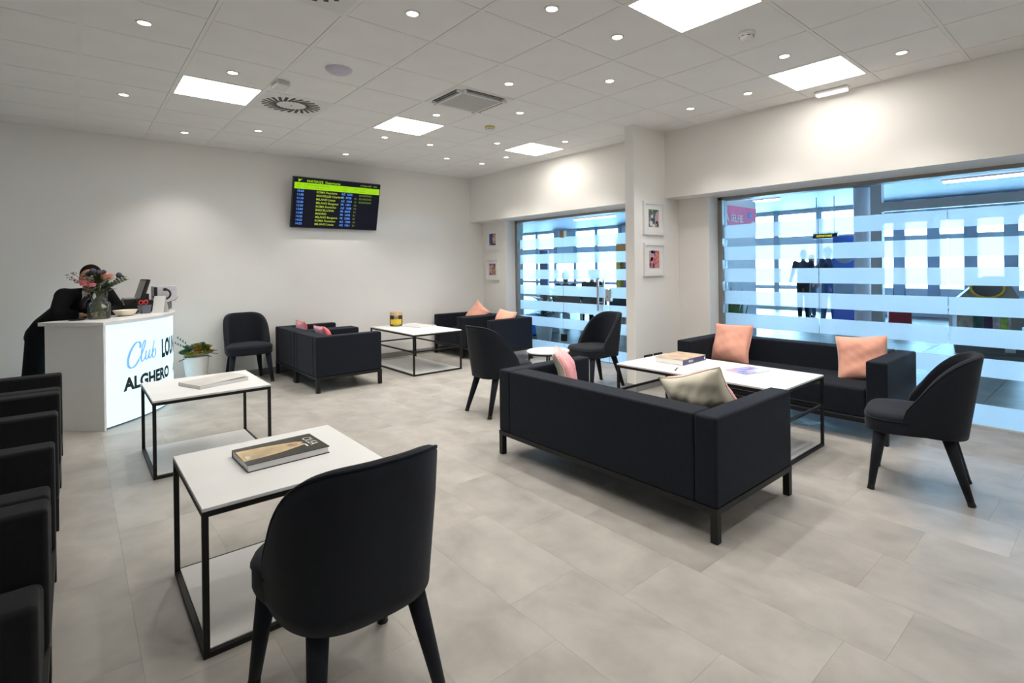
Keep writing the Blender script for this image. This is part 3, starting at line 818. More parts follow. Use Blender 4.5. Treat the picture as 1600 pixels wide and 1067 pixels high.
b = B(); b.prism([(BL[0]+.05, BL[1]+.06), (.20, 6.09), (.25, 6.15), (.02, 6.50)], .50, .52); b.obj('inner_shelf', SIDE, desk)
# lettering bent onto the front
def onpanel(s0, z0, xs=1.):
    cache = {}
    def f(x, y):
        s = round(s0+x, 3)
        if s not in cache: cache[s] = desk_at(min(max(s, .001), SMAX), .0025)
        px, py, th = cache[s]; return Vector((px, py, z0+y))
    return f
INK = pm('lettering_black', (.012, .022, .028), .5)
b = B(); textinto(b, 'LOUNGE', .245, onpanel(.735, .525), .011, xs=.66); b.obj('lettering', INK, desk, fix=False)
b = B(); textinto(b, 'ALGHERO', .155, onpanel(.200, .305), .0075, xs=1.02); b.obj('lettering', INK, desk, fix=False)
b = B(); textinto(b, 'AIRPORT', .155, onpanel(1.09, .305), .004, xs=.8); b.obj('lettering', INK, desk, fix=False)
SCRIPT = pm('script_blue', (.22, .45, .85), .5, emit=(.22, .48, .95), es=.35)
def bez(p, n=14):
    out = []
    for k in range(0, len(p)-3, 3):
        for i in range(n+(k+4 >= len(p))):
            t = i/n; a = [(1-t)**3, 3*t*(1-t)**2, 3*t*t*(1-t), t**3]
            out.append((sum(a[j]*p[k+j][0] for j in range(4)), sum(a[j]*p[k+j][1] for j in range(4))))
    return out
def stroke(b, p, fn, w):
    q = bez(p)
    for i in range(len(q)-1):
        (x0, y0), (x1, y1) = q[i], q[i+1]; d = math.hypot(x1-x0, y1-y0) or 1e-6
        # broad-nib pen: thicker on the down strokes
        wd = w*(.45+.75*abs(y1-y0)/d); nx, ny = -(y1-y0)/d*wd/2, (x1-x0)/d*wd/2; tx, ty = (x1-x0)/d*.002, (y1-y0)/d*.002
        b._add([fn(x0+nx-tx, y0+ny-ty), fn(x0-nx-tx, y0-ny-ty), fn(x1-nx+tx, y1-ny+ty), fn(x1+nx+tx, y1+ny+ty)], [(0, 1, 2, 3)])
b = B(); _f = onpanel(.215, .495); fn = lambda x, y: _f(x, y*.86)
stroke(b, [(.17, .20), (.195, .25), (.16, .285), (.12, .262), (.05, .21), (.01, .09), (.03, .03), (.05, -.015), (.11, -.005), (.155, .075)], fn, .024)
stroke(b, [(.155, .075), (.20, .12), (.27, .27), (.238, .272), (.205, .27), (.175, .09), (.19, .055), (.20, .035), (.225, .06), (.25, .10)], fn, .016)
stroke(b, [(.262, .155), (.25, .12), (.235, .06), (.258, .058), (.28, .058), (.30, .12), (.308, .155), (.298, .12), (.29, .07), (.305, .062), (.32, .06), (.335, .09), (.345, .11)], fn, .016)
stroke(b, [(.385, .25), (.365, .20), (.335, .08), (.355, .062), (.385, .04), (.415, .09), (.405, .14), (.40, .165), (.375, .155), (.362, .12)], fn, .016)
b.obj('lettering', SCRIPT, desk, fix=False)

# ------------------------------------------------------------------ receptionist
def capsules(b, segs, nu=12):
    for p0, r0, p1, r1 in segs:
        p0, p1 = Vector(p0), Vector(p1); k = max(2, int((p1-p0).length/.03))
        b.tube([p0.lerp(p1, i/k) for i in range(k+1)], [r0+(r1-r0)*i/k for i in range(k+1)], nu)
        b.ell(p0, r0, r0, r0, nu, 8); b.ell(p1, r1, r1, r1, nu, 8)
def organic(b, name, mat, parent, vox=.011, it=6, f=.5):
    o = b.obj(name, mat, parent, smooth=True, fix=False)
    r = o.modifiers.new('remesh', 'REMESH'); r.mode = 'VOXEL'; r.voxel_size = vox; r.use_smooth_shade = True
    s = o.modifiers.new('smooth', 'SMOOTH'); s.iterations = it; s.factor = f
    return o
def hand(b, wrist, d, side, r=1.):
    """palm, four fingers and a thumb from the wrist along d, relaxed curl downwards"""
    d = Vector(d).normalized(); up_ = Vector((0, 0, 1)); lat = d.cross(up_).normalized()*side; w = Vector(wrist)
    capsules(b, [(w, .024, w+d*.03, .026)], 10)
    for k in range(4):
        base = w+d*.075+lat*(.027-.018*k); capsules(b, [(w+d*.02+lat*(.016-.011*k), .014, base, .011)], 8)
        ln = (.036, .041, .038, .029)[k]
        m1 = base+d*ln; m2 = m1+(d*.8-up_*.55)*ln*.75
        capsules(b, [(base, .0095, m1, .0085), (m1, .0085, m2, .0072)], 8)
    tb = w+d*.02+lat*.024; t1 = tb+(d*.6+lat*.75)*.045; capsules(b, [(tb, .013, t1, .0105), (t1, .0105, t1+d*.034, .0085)], 8)
SKIN = pm('skin', (.48, .26, .17), .55, var=.06, vs_=14)
HAIR = pm('dark_hair', (.008, .006, .005), .9, bump=.5, bs=260, spec=.08)
SUIT = pm('black_suit', (.0042, .0045, .0062), .8, bump=.2, bs=700, spec=.12)
SHIRT = pm('white_shirt', (.72, .72, .70), .7)
TIE = pm('navy_tie', (.008, .010, .025), .5)
SHOE = pm('black_shoe', (.008, .008, .008), .3)
def rel(o): return lambda x, y, z: Vector((x, y, z))-Vector(o)
base = (-.25, 7.12, 0); q = rel(base)
rec = thing('person', 'person in dark suit and tie leaning on the reception desk behind flowers', 'person', base)
hipc, chest, neck, head = q(-.165, 7.06, .83), q(.06, 6.83, 1.10), q(.118, 6.745, 1.20), q(.132, 6.70, 1.325)
shL, shR = q(-.055, 6.70, 1.165), q(.245, 6.90, 1.165)
elL, elR = q(-.105, 6.535, 1.015), q(.345, 6.96, 1.01)
haL, haR = q(.03, 6.60, .985), q(.215, 6.76, .985)
kL, kR = q(-.27, 7.03, .47), q(-.10, 7.20, .47); fL, fR = q(-.33, 7.06, .08), q(-.14, 7.25, .08)
b = B()
capsules(b, [(hipc, .11, chest, .12), (chest, .11, neck, .06), (neck, .055, head-Vector((0, .0, .06)), .052), (chest, .08, shL, .05), (chest, .08, shR, .05),
             (shL, .042, elL, .034), (shR, .042, elR, .034), (elL, .034, haL, .024), (elR, .034, haR, .024),
             (hipc+Vector((-.05, -.04, -.03)), .07, kL, .048), (hipc+Vector((.05, .06, -.03)), .07, kR, .048), (kL, .047, fL, .033), (kR, .047, fR, .033)])
fa = Vector((-.10, -.99, -.08)).normalized(); sd = Vector((.99, -.10, 0)).normalized()
hr = Matrix((sd, -fa, sd.cross(-fa))).transposed()
b.ell(head+Vector((0, 0, .025)), .078, .097, .10, 20, 14, hr)                 # skull
b.ell(head+fa*.022-Vector((0, 0, .055)), .058, .068, .072, 16, 10, hr)        # jaw
capsules(b, [(head+fa*.09+Vector((0, 0, .012)), .011, head+fa*.108-Vector((0, 0, .022)), .015)], 8)
for s in (-1, 1): b.ell(head+sd*s*.078+Vector((0, 0, -.005)), .012, .02, .032, 8, 6, hr)
capsules(b, [(head+fa*.082-sd*.022-Vector((0, 0, .058)), .009, head+fa*.082+sd*.022-Vector((0, 0, .058)), .009)], 8)
hand(b, haL, (.75, .3, -.02), 1); hand(b, haR, (-.8, -.3, -.02), -1)
organic(b, 'body', SKIN, rec, .0075, 4)
b = B(); hb = head+Vector((0, 0, .025))
hs = []
b.ell(hb-fa*.010+Vector((0, 0, .012)), .083, .099, .098, 24, 18, hr)
bmesh.ops.bisect_plane(b.bm, geom=b.bm.verts[:]+b.bm.edges[:]+b.bm.faces[:], plane_co=hb+fa*.045+Vector((0, 0, .03)), plane_no=(fa*.80-Vector((0, 0, .55))), clear_outer=True)
b.obj('hair', HAIR, rec, smooth=True)
for s in (-1, 1):
    e = B().ell(head+fa*.083+sd*s*.031+Vector((0, 0, .012)), .012, .008, .008, 10, 7, hr).obj('eye', pm('eye_white', (.7, .7, .68), .3), rec, smooth=True)
    B().ell(head+fa*.0895+sd*s*.031+Vector((0, 0, .012)), .0045, .003, .0045, 8, 6, hr).obj('iris', HAIR, e)
    B().tube([head+fa*.088+sd*s*.015+Vector((0, 0, .03)), head+fa*.088+sd*s*.032+Vector((0, 0, .035)), head+fa*.078+sd*s*.05+Vector((0, 0, .029))], .004, 6).obj('eyebrow', HAIR, rec)
b = B()
capsules(b, [(hipc+Vector((-.02, .0, -.06)), .165, hipc, .15), (hipc, .15, chest-Vector((0, 0, .03)), .145), (chest-Vector((.0, 0, .02)), .14, neck-Vector((.01, -.03, .045)), .075),
             (chest, .11, shL, .078), (chest, .11, shR, .078), (shL, .076, elL, .058), (shR, .076, elR, .058),
             (elL, .057, elL.lerp(haL, .85), .042), (elR, .057, elR.lerp(haR, .85), .042), (neck-Vector((.03, -.02, .03)), .07, shL+Vector((.03, .02, .0)), .07), (neck-Vector((-.03, -.02, .03)), .07, shR-Vector((.03, .02, .0)), .07)])
organic(b, 'suit_jacket', SUIT, rec, .012, 5)
b = B()
capsules(b, [(hipc-Vector((0, 0, .04)), .14, hipc-Vector((-.03, -.03, .16)), .13), (hipc+Vector((-.06, -.03, -.05)), .115, kL, .092), (hipc+Vector((.05, .07, -.05)), .115, kR, .092), (kL, .09, fL, .078), (kR, .09, fR, .078)])
organic(b, 'trousers', SUIT, rec, .012, 5)
for f_ in (fL, fR):
    b = B(); capsules(b, [(f_+Vector((-.01, .03, -.035)), .045, f_+Vector((.07, -.09, -.045)), .035), (f_+Vector((.07, -.09, -.045)), .035, f_+Vector((.10, -.13, -.05)), .03)]); organic(b, 'shoe', SHOE, rec, .01, 4)
# shirt front, collar and tie lie on the chest, towards the face direction
fc = chest+Vector((.012, -.135, .0)); fn_ = neck+Vector((.004, -.068, -.015))
b = B(); wv = sd*.042
b.grid(lambda a, c_: fc.lerp(fn_, c_)+wv*(2*a-1)*(.35+.75*c_)+fa*(.018*(1-(2*a-1)**2)+.012), 6, 6); b.obj('shirt_front', SHIRT, rec, smooth=True, fix=False)
for s in (-1, 1):
    b = B(); n0 = fn_+fa*.02
    p = [n0+sd*s*.006, n0+sd*s*.055+Vector((0, .03, .03)), n0+sd*s*.052-Vector((0, -.01, .03)), n0+sd*s*.03-Vector((0, 0, .06))]
    b._add(p+[v-fa*.006 for v in p], [(0, 1, 2, 3), (7, 6, 5, 4), (0, 4, 5, 1), (1, 5, 6, 2), (2, 6, 7, 3), (3, 7, 4, 0)]); b.obj('collar', SHIRT, rec)
b = B(); b.tube([fn_+fa*.042+Vector((0, 0, -.005)), fn_+fa*.045-Vector((0, 0, .03)), fc.lerp(fn_, .55)+fa*.045, fc+fa*.045, fc+fa*.03-Vector((0, 0, .05))], [.017, .012, .02, .028, .02], 10); b.obj('tie', TIE, rec, smooth=True)

# ------------------------------------------------------------------ things on the desk
GREENS = [pm('leaf_dark', (.030, .055, .018), .5, var=.3, vs_=30), pm('leaf_sage', (.19, .25, .17), .6, var=.2, vs_=30), pm('leaf_olive', (.06, .075, .02), .5, var=.3, vs_=30)]
def leaf(b, p, d, l, w, bend=.3):
    p = Vector(p); d = Vector(d).normalized(); s = d.cross(Vector((0, 0, 1))); s = s.normalized() if s.length > .01 else Vector((1, 0, 0)); nn = s.cross(d)
    n = 5; L1 = []; R1 = []; C1 = []
    for i in range(n+1):
        t = i/n; c = p+d*l*t-nn*bend*l*t*t; ww = w*math.sin(PI*min(1, t*.92+.06))**.8/2
        C1.append(c-nn*ww*.25); L1.append(c-s*ww); R1.append(c+s*ww)
    vs = L1+C1+R1; k = n+1
    b._add(vs, [(i, i+1, k+i+1, k+i) for i in range(n)]+[(k+i, k+i+1, 2*k+i+1, 2*k+i) for i in range(n)])
vb = (.182, 6.475, DT)
vase = thing('flower_vase', 'clear glass vase of roses and greenery on the reception desk', 'vase', vb); vase.scale = (1.17, 1.17, 1.17)
B().lathe([(0, .002), (.066, .002), (.072, .008), (.073, .118), (.068, .130), (.054, .138), (.053, .140), (.053, .215), (.0505, .215), (.0505, .138), (.066, .127), (.070, .116), (.069, .012), (0, .010)], 32).obj('glass_wall', VASEG, vase, smooth=True)
B().lathe([(0, .011), (.067, .013), (.068, .085), (0, .085)], 24).obj('water', glassmat('water', (.82, .86, .80)), vase, smooth=True)
rn = random.Random(5)
for k in range(9):
    a = rn.uniform(0, 6.28); tp = Vector((math.cos(a)*rn.uniform(.02, .09), math.sin(a)*rn.uniform(.02, .09), rn.uniform(.27, .34)))
    B().tube([Vector((-math.cos(a)*.04, -math.sin(a)*.04, .015)), Vector((math.cos(a)*.01, math.sin(a)*.01, .16)), tp], .0035, 6).obj('stem', GREENS[2], vase)
for k in range(80):
    a = rn.uniform(0, 6.28); rr = rn.uniform(.01, .05); z = rn.uniform(.205, .33)
    b = B(); leaf(b, (math.cos(a)*rr, math.sin(a)*rr, z), (math.cos(a), math.sin(a), rn.uniform(.2, 1.3)), rn.uniform(.05, .085), rn.uniform(.02, .036), rn.uniform(.0, .5))
    b.obj('leaf', GREENS[rn.choice((0, 0, 2, 1))], vase, smooth=True, fix=False)
def rose(c, r, mat, parent, name='rose'):
    b = B(); c = Vector(c)
    b.ell(c, r*.42, r*.42, r*.55, 10, 7)
    for L2, (nn, rad, hh, tilt) in enumerate(((3, .5, .7, .1), (5, .75, .66, .3), (6, 1., .55, .6))):
        for i in range(nn):
            a = 2*PI*i/nn+L2*.5; d = Vector((math.cos(a), math.sin(a), 0)); s = Vector((-d.y, d.x, 0))
            def f(u, v, d=d, s=s, rad=rad, hh=hh, tilt=tilt):
                w = (2*u-1); return c+d*r*(rad*(1-.35*w*w)*(.55+.45*v)+tilt*.3*v*v)+s*r*w*.62*(1-.2*v*v)*rad*1.1+Vector((0, 0, r*(-.5+hh*1.5*v*(1-.12*w*w))))
            b.grid(f, 4, 4)
    return b.obj(name, mat, parent, smooth=True, fix=False)
ROSE = pm('rose_peach', (.80, .36, .26), .55, var=.2, vs_=60); CARN = pm('carnation_pink', (.72, .20, .22), .55, var=.4, vs_=90)
rose((.045, -.012, .335), .052, ROSE, vase); rose((-.080, -.055, .290), .042, CARN, vase, 'carnation'); rose((-.045, -.075, .275), .030, CARN, vase, 'carnation')
THI = pm('thistle', (.05, .055, .085), .7, var=.4, vs_=80)
for c, r in (((-.035, .0, .375), .024), ((.0, .01, .365), .022), ((.03, .03, .37), .018), ((.125, .0, .345), .02), ((-.06, .02, .36), .018)):
    b = B(); b.ell(c, r, r, r*1.2, 10, 7)
    for i in range(10):
        a = 2*PI*i/10; leaf(b, Vector(c)-Vector((0, 0, r*.8)), (math.cos(a), math.sin(a), .5), r*1.6, r*.4, -.2)
    b.obj('thistle', THI, vase, smooth=True, fix=False)
    B().tube([Vector(c), Vector((c[0]*.4, c[1]*.4, .22))], .0028, 6).obj('stem', GREENS[2], vase)
for c, d in (((.05, 0, .24), (1, -.1, .55)), ((-.03, -.03, .22), (-.2, -.6, .9)), ((.06, .02, .24), (.9, .3, .8))):
    b = B(); c = Vector(c); d = Vector(d).normalized(); b.tube([c, c+d*.13], .002, 5)
    for i in range(6):
        for s in (-1, 1): leaf(b, c+d*(.02+.022*i), d*.4+Vector((s*.5, -.4, .3)), .032, .026, .1)
    b.obj('eucalyptus_sprig', GREENS[1], vase, smooth=True, fix=False)
for k in range(7):
    b = B(); p = Vector((-.07, -.04, .26)); e = p+Vector((-.06-.012*k % .05, -.01+.01*(k % 3), .03+.013*k)); b.tube([p, p.lerp(e, .5)+Vector((0, 0, .01)), e], .0014, 5)
    for i in range(3): b.ell(e+Vector((rn.uniform(-.012, .012), 0, rn.uniform(-.01, .012))), .004, .004, .005, 6, 5)
    b.obj('filler_twig', pm('twig_brown', (.16, .09, .07), .7), vase)

t = thing('bowl', 'cream oval bowl beside the flower vase on the reception desk', 'bowl', (.385, 6.69, DT), R(40))
b = B()
for (r_, z) in ((1, 1),):
    pr = [(.0, .003), (.055, .003), (.085, .02), (.105, .045), (.112, .06), (.109, .06), (.10, .045), (.08, .024), (.05, .010), (0, .010)]
    b.lathe(pr, 32)
for v in b.bm.verts: v.co.y *= .72
b.obj('body', pm('cream_ceramic', (.78, .70, .55), .35), t, smooth=True)
t = thing('tray', 'small flat black tray on the desk in front of the leaning person', 'tray', (.028, 6.44, DT), R(35))
b = B(); b.lathe([(0, .003), (.052, .003), (.062, .012), (.059, .012), (.05, .006), (0, .006)], 28); b.obj('body', BLACKP, t, smooth=True)
t = thing('computer_mouse', 'black computer mouse beside the bowl on the desk', 'mouse', (.46, 6.90, DT), R(60))
b = B(); b.ell((0, 0, .012), .055, .032, .024, 16, 10); bmesh.ops.bisect_plane(b.bm, geom=b.bm.verts[:]+b.bm.edges[:]+b.bm.faces[:], plane_co=(0, 0, .001), plane_no=(0, 0, -1), clear_outer=True)
b.obj('shell', BLACKP, t, smooth=True); B().box(.02, .036, -.003, .003, .030, .0345).obj('wheel', GREYF, t)
t = thing('pen_cup', 'translucent grey mesh pen cup on the reception desk', 'cup', (.555, 6.93, DT), R(20))
b = B()
def sq(h, z): return [(-h, -h, z), (h, -h, z), (h, h, z), (-h, h, z)]
vs = sq(.034, .002)+sq(.046, .088)+sq(.043, .088)+sq(.031, .006)
b._add(vs, [(0, 1, 5, 4), (1, 2, 6, 5), (2, 3, 7, 6), (3, 0, 4, 7), (4, 5, 9, 8), (5, 6, 10, 9), (6, 7, 11, 10), (7, 4, 8, 11), (8, 9, 13, 12), (9, 10, 14, 13), (10, 11, 15, 14), (11, 8, 12, 15), (3, 2, 1, 0), (12, 13, 14, 15)])
b.obj('body', pm('cup_grey', (.10, .115, .15), .25, spec=.6), t)
t = thing('scissors', 'scissors with red handles standing in the pen cup', 'scissors', (.555, 6.93, DT+.01))
RED = pm('red_plastic', (.75, .05, .05), .4)
for s in (-1, 1):
    b = B(); n = 16; c = Vector((-.012+s*.020, -.015, .105)); b.tube([c+Vector((.016*math.cos(2*PI*i/n), .004*s, .020*math.sin(2*PI*i/n))) for i in range(n+1)], .005, 8, False); b.obj('handle', RED, t, smooth=True)
    b = B(); b.box(-.004-.012, .004-.012, -.017, -.014, .0, .09); b.obj('blade', STEELB, t)
t = thing('pen', 'dark blue pen standing in the pen cup', 'pen', (.565, 6.945, DT+.008))
B().cyl((0, 0, 0), (-.012, .012, .12), .0045, n=8).obj('barrel', TIE, t); B().cyl((-.012, .012, .12), (-.0132, .0132, .132), .004, n=8).obj('cap', BLACKP, t)
t = thing('sign_stand', 'white folded card standing near the desk edge like a tent', 'card', (.685, 6.93, DT), R(-35))
b = B(); b._add([(-.055, -.045, 0), (.055, -.045, 0), (.055, .0, .175), (-.055, .0, .175), (-.055, .06, 0), (.055, .06, 0)], [(0, 1, 2, 3), (3, 2, 5, 4)])
o = b.obj('card', PAPER, t, fix=False); sm = o.modifiers.new('solid', 'SOLIDIFY'); sm.thickness = .002
t = thing('cash_drawer', 'flat black cash drawer at the far end of the reception desk', 'cash drawer', (.62, 7.28, DT), R(72))
B().box(-.19, .19, -.17, .17, .012, .095, bev=.006).obj('body', BLACKP, t, wn=True)
B().box(-.175, .175, -.173, -.17, .02, .085).obj('drawer_front', pm('black_front', (.014, .014, .015), .35), t)
for sx in (-.16, .16):
    for sy in (-.14, .14): B().cyl((sx, sy, 0), (sx, sy, .012), .014, n=10).obj('foot', BLACKP, t)
t = thing('pos_terminal', 'black touch screen till seen from its back on the reception desk', 'till', (.555, 7.24, DT+.095), R(8))
B().box(-.05, .08, -.10, .10, 0, .035, bev=.006).obj('base', BLACKP, t, wn=True)
m = Matrix.Translation((.0, -.02, .14)) @ Matrix.Rotation(R(16), 4, 'Y')
B().box(-.016, .016, -.14, .14, -.12, .12, bev=.008, mat=m).obj('display', BLACKP, t, wn=True)
B().box(-.019, -.0165, -.125, .125, -.10, .10, mat=m).obj('screen', pm('screen_black', (.004, .004, .005), .1), t)
B().box(-.02, .06, -.03, .03, .03, .10, bev=.004).obj('neck', BLACKP, t)
t = thing('receipt_printer', 'small grey topped receipt printer beside the till', 'printer', (.44, 7.22, DT+.095), R(8))
B().box(-.05, .05, -.065, .065, 0, .05, bev=.006).obj('body', BLACKP, t, wn=True); B().box(-.045, .05, -.06, .06, .05, .065, bev=.004).obj('lid', pm('grey_lid', (.42, .42, .41), .45), t, wn=True)
t = thing('headset', 'black curved headset hanging in front of the white box', 'headset', (.735, 7.26, DT+.095), R(10))
b = B(); n = 14; b.tube([Vector((.03+.05*math.sin(PI*i/n), .0, .085+.052*math.cos(PI*i/n))) for i in range(n+1)], .0105, 8); b.obj('band', BLACKP, t, smooth=True)
for z in (.137, .033): B().cyl((.03, -.018, z), (.03, .018, z), .018, n=12).obj('ear_pad', BLACKP, t)
B().box(.0, .06, -.03, .03, 0, .016, bev=.003).obj('rest', PLASTIC, t)
t = thing('phone_handset', 'black upright handset standing behind the till', 'phone', (.675, 7.22, DT+.095), R(10))
B().box(-.014, .014, -.022, .022, .012, .17, bev=.01, seg=3).obj('handset', BLACKP, t, wn=True); B().box(-.03, .03, -.03, .03, 0, .014, bev=.004).obj('cradle', BLACKP, t)
B().box(-.024, -.012, -.016, .016, .05, .075, bev=.004).obj('mouthpiece', BLACKP, t)
t = thing('storage_box', 'white cardboard box standing on the black drawer at the desk end', 'box', (.765, 7.37, DT+.095), R(10))
B().box(-.11, .11, -.04, .04, 0, .175, bev=.002, seg=1).obj('carton', pm('carton_white', (.66, .64, .68), .6), t); B().box(-.111, .111, -.041, .041, .13, .134).obj('lid_edge', pm('carton_edge', (.5, .49, .5), .6), t)
# cable
t = B().tube([(.80, 7.20, DT+.098), (.84, 7.20, DT+.112), (.868, 7.205, DT+.135), (.875, 7.21, DT+.15)], .0025, 6).obj('cable', BLACKP); tag(t, 'thin dark cable sticking up at the end of the desk drawer', 'cable')

# ------------------------------------------------------------------ planter with succulents
t = thing('potted_plant', 'white pot of succulents on the floor between desk and lone chair', 'potted plant', (1.075, 7.46, 0))
B().lathe([(0, 0), (.085, 0), (.09, .006), (.132, .375), (.128, .38), (.122, .375), (.115, .33), (0, .33)], 36).obj('pot', pm('white_pot', (.78, .78, .76), .35), t, smooth=True, wn=True)
B().lathe([(0, .345), (.1155, .338)], 24).obj('soil', pm('soil', (.03, .02, .012), .9), t)
SUC = [pm('succ_lime', (.24, .27, .045), .5, var=.35, vs_=40), pm('succ_gold', (.34, .23, .04), .5, var=.4, vs_=40), pm('succ_green', (.04, .17, .03), .5, var=.3, vs_=40), pm('succ_blue', (.09, .17, .18), .6, var=.2, vs_=40), pm('succ_dark', (.02, .035, .03), .6)]
def rosette(c, r, mat, tilt):
    b = B(); c = Vector(c)
    for L2 in range(5):
        nn = 9-L2; el = .15+.32*L2
        for i in range(nn):
            a = 2*PI*i/nn+L2*.7; d = Vector((math.cos(a)*math.cos(el), math.sin(a)*math.cos(el), math.sin(el)))+Vector(tilt)
            leaf(b, c, d, r*(1-.13*L2), r*.5, -.25)
    b.obj('succulent', mat, t, smooth=True, fix=False)
for c, r, k, tl in (((-.075, -.09, .395), .075, 0, (-.4, -.6, 0)), ((.0, -.11, .40), .08, 1, (0, -.7, .1)), ((.085, -.075, .40), .075, 0, (.5, -.5, .1)), ((-.11, .0, .42), .07, 2, (-.6, 0, .2)), ((-.03, -.02, .46), .075, 0, (-.1, -.3, .3)), ((.05, .0, .475), .07, 2, (0, 0, .3)),
                    ((.10, .02, .45), .085, 1, (.5, .1, .2)), ((.02, .07, .47), .07, 2, (0, .3, .3)), ((.12, -.04, .41), .065, 1, (.8, -.2, 0)), ((-.09, .05, .47), .05, 3, (-.4, .2, .4)), ((.01, -.05, .485), .045, 3, (0, 0, .4)), ((.055, -.05, .455), .045, 4, (.2, -.3, .3)), ((.07, .04, .50), .045, 3, (0, 0, .4))):
    rosette(c, r, SUC[k], tl)
for k in range(26):
    a = k*2.4; rr = .035+.07*((k*37) % 10)/10; zz = .50-.9*rr*rr*8+.02*((k*13) % 5)/5
    rosette((math.cos(a)*rr*1.15, math.sin(a)*rr, zz-.03), .05+.012*(k % 3), SUC[(0, 2, 1, 0, 3, 2, 0, 1)[k % 8]], (math.cos(a)*.5, math.sin(a)*.5-.2, .2))
for a0, hgt, ln in ((2.6, .46, .16), (2.2, .48, .18), (-.3, .42, .13), (-.9, .40, .12), (3.6, .38, .13), (.2, .45, .12)):
    b = B(); d = Vector((math.cos(a0), math.sin(a0)*.6-.3, .55 if a0 > 1.9 and a0 < 3 else -.25)).normalized(); p = Vector((math.cos(a0)*.08, math.sin(a0)*.05-.03, hgt)); b.tube([p, p+d*ln], .002, 5)
    for i in range(4):
        for s in (-1, 1): leaf(b, p+d*ln*(.4+.18*i), d*.5+Vector((s*.3, -.2, .4)), .034, .014, .1)
    b.obj('sprig', SUC[4 if a0 < 2 or a0 > 3 else 3], t, smooth=True, fix=False)

# ------------------------------------------------------------------ departures screen
tv = thing('departures_screen', 'wall mounted black flight departures screen with green header on the back wall', 'screen', (2.805, 7.625, 2.301))
tv.rotation_euler = (R(14), 0, 0)
w, h = 1.21/2, .693/2
B().box(-w, w, -.018, .035, -h, h, bev=.004, seg=1).obj('casing', BLACKP, tv)
scr = B().box(-w+.010, w-.010, -.0195, -.018, -h+.014, h-.010).obj('display', emis('lcd_dark', (.012, .014, .030), .35), tv)
b = B(); b.box(-.2, .2, .035, .075, -.16, .16).box(-.05, .05, .06, .135, -.14, -.05); b.obj('wall_mount', STEEL, tv)
LIME = emis('lcd_lime', (.36, .72, .01), .78); YEL = emis('lcd_yellow', (.40, .52, .04), .9); BLU = emis('lcd_blue', (.12, .33, 1.), .9); DIM = emis('lcd_dim', (.14, .20, .03), .9); DKG = emis('lcd_header_text', (.12, .28, .01), .9)
B().box(-w+.014, w-.014, -.0203, -.0195, h-.158, h-.072).obj('header_bar', LIME, scr)
tf = lambda x0, z0: (lambda x, y: Vector((x0+x, -.0212, z0+y)))
b = B(); textinto(b, 'PARTENZE  Departures', .045, tf(-.435, h-.062), .0006); b.obj('title_text', LIME, scr, fix=False)
b = B(); b._add([(-.55, -.0212, h-.022), (-.525, -.0212, h-.032), (-.49, -.0212, h-.022), (-.515, -.0212, h-.045), (-.545, -.0212, h-.068), (-.54, -.0212, h-.045)], [(0, 1, 2, 3, 4, 5)]); b.obj('arrow_mark', LIME, scr, fix=False)
b = B(); textinto(b, '16 Giugno 2022   10:26', .026, tf(.30, h-.05)); b.obj('date_text', YEL, scr, fix=False)
def entry(nm, txt, size, x, z, mt, y=-.0212, bold=0.):
    b = B(); textinto(b, txt, size, lambda u, v: Vector((x+u, y, z+v)), bold); b.obj(nm, mt, scr, fix=False)
for x, a1, a2 in ((-.56, 'ORA', 'Time'), (-.47, 'COMPAGNIA', 'Airline'), (-.32, 'DESTINAZIONE', 'Destination'), (.055, 'VOLO', 'Flight'), (.205, 'GATE', ''), (.295, 'STATO', 'Remarks')):
    entry('header_text', a1, .026, x, h-.108, DKG, -.0214)
    if a2: entry('header_text', a2, .024, x, h-.142, DKG, -.0214)
rows = [('10:30', 'ROMA Fiumicino', 'AZ  1570', '', 'BOARDING'), ('11:00', 'BRUXELLES Charleroi', 'FR  8730', 'A1', 'BOARDING'), ('11:10', 'MILANO Linate', 'AZ  1568', '13', 'BOARDING'), ('12:20', 'MILANO Bergamo', 'FR  1891', 'A2', ''),
        ('12:30', 'ROMA Fiumicino', 'AZ  1588', 'A2', ''), ('13:00', 'BARCELLONA', 'FR  8979', 'A1', ''), ('13:40', 'MADRID', 'FR  1470', 'B1', ''), ('14:20', 'MILANO Bergamo', 'FR  2288', 'B1', ''), ('14:30', 'ROMA Fiumicino', 'AZ  1580', 'A4', ''), ('14:35', 'MILANO Linate', 'AZ  1561', 'B1', '')]
for k, rw in enumerate(rows):
    z = h-.20-k*.0495
    for c_, x, s, nm, mt in ((0, -.555, .040, 'time_text', BLU), (1, -.30, .040, 'destination_text', YEL), (2, .04, .040, 'flight_text', BLU), (3, .225, .036, 'gate_text', DIM), (4, .295, .036, 'status_text', DIM)):
        if rw[c_]: entry(nm, rw[c_], s, x, z, mt, bold=.0006)

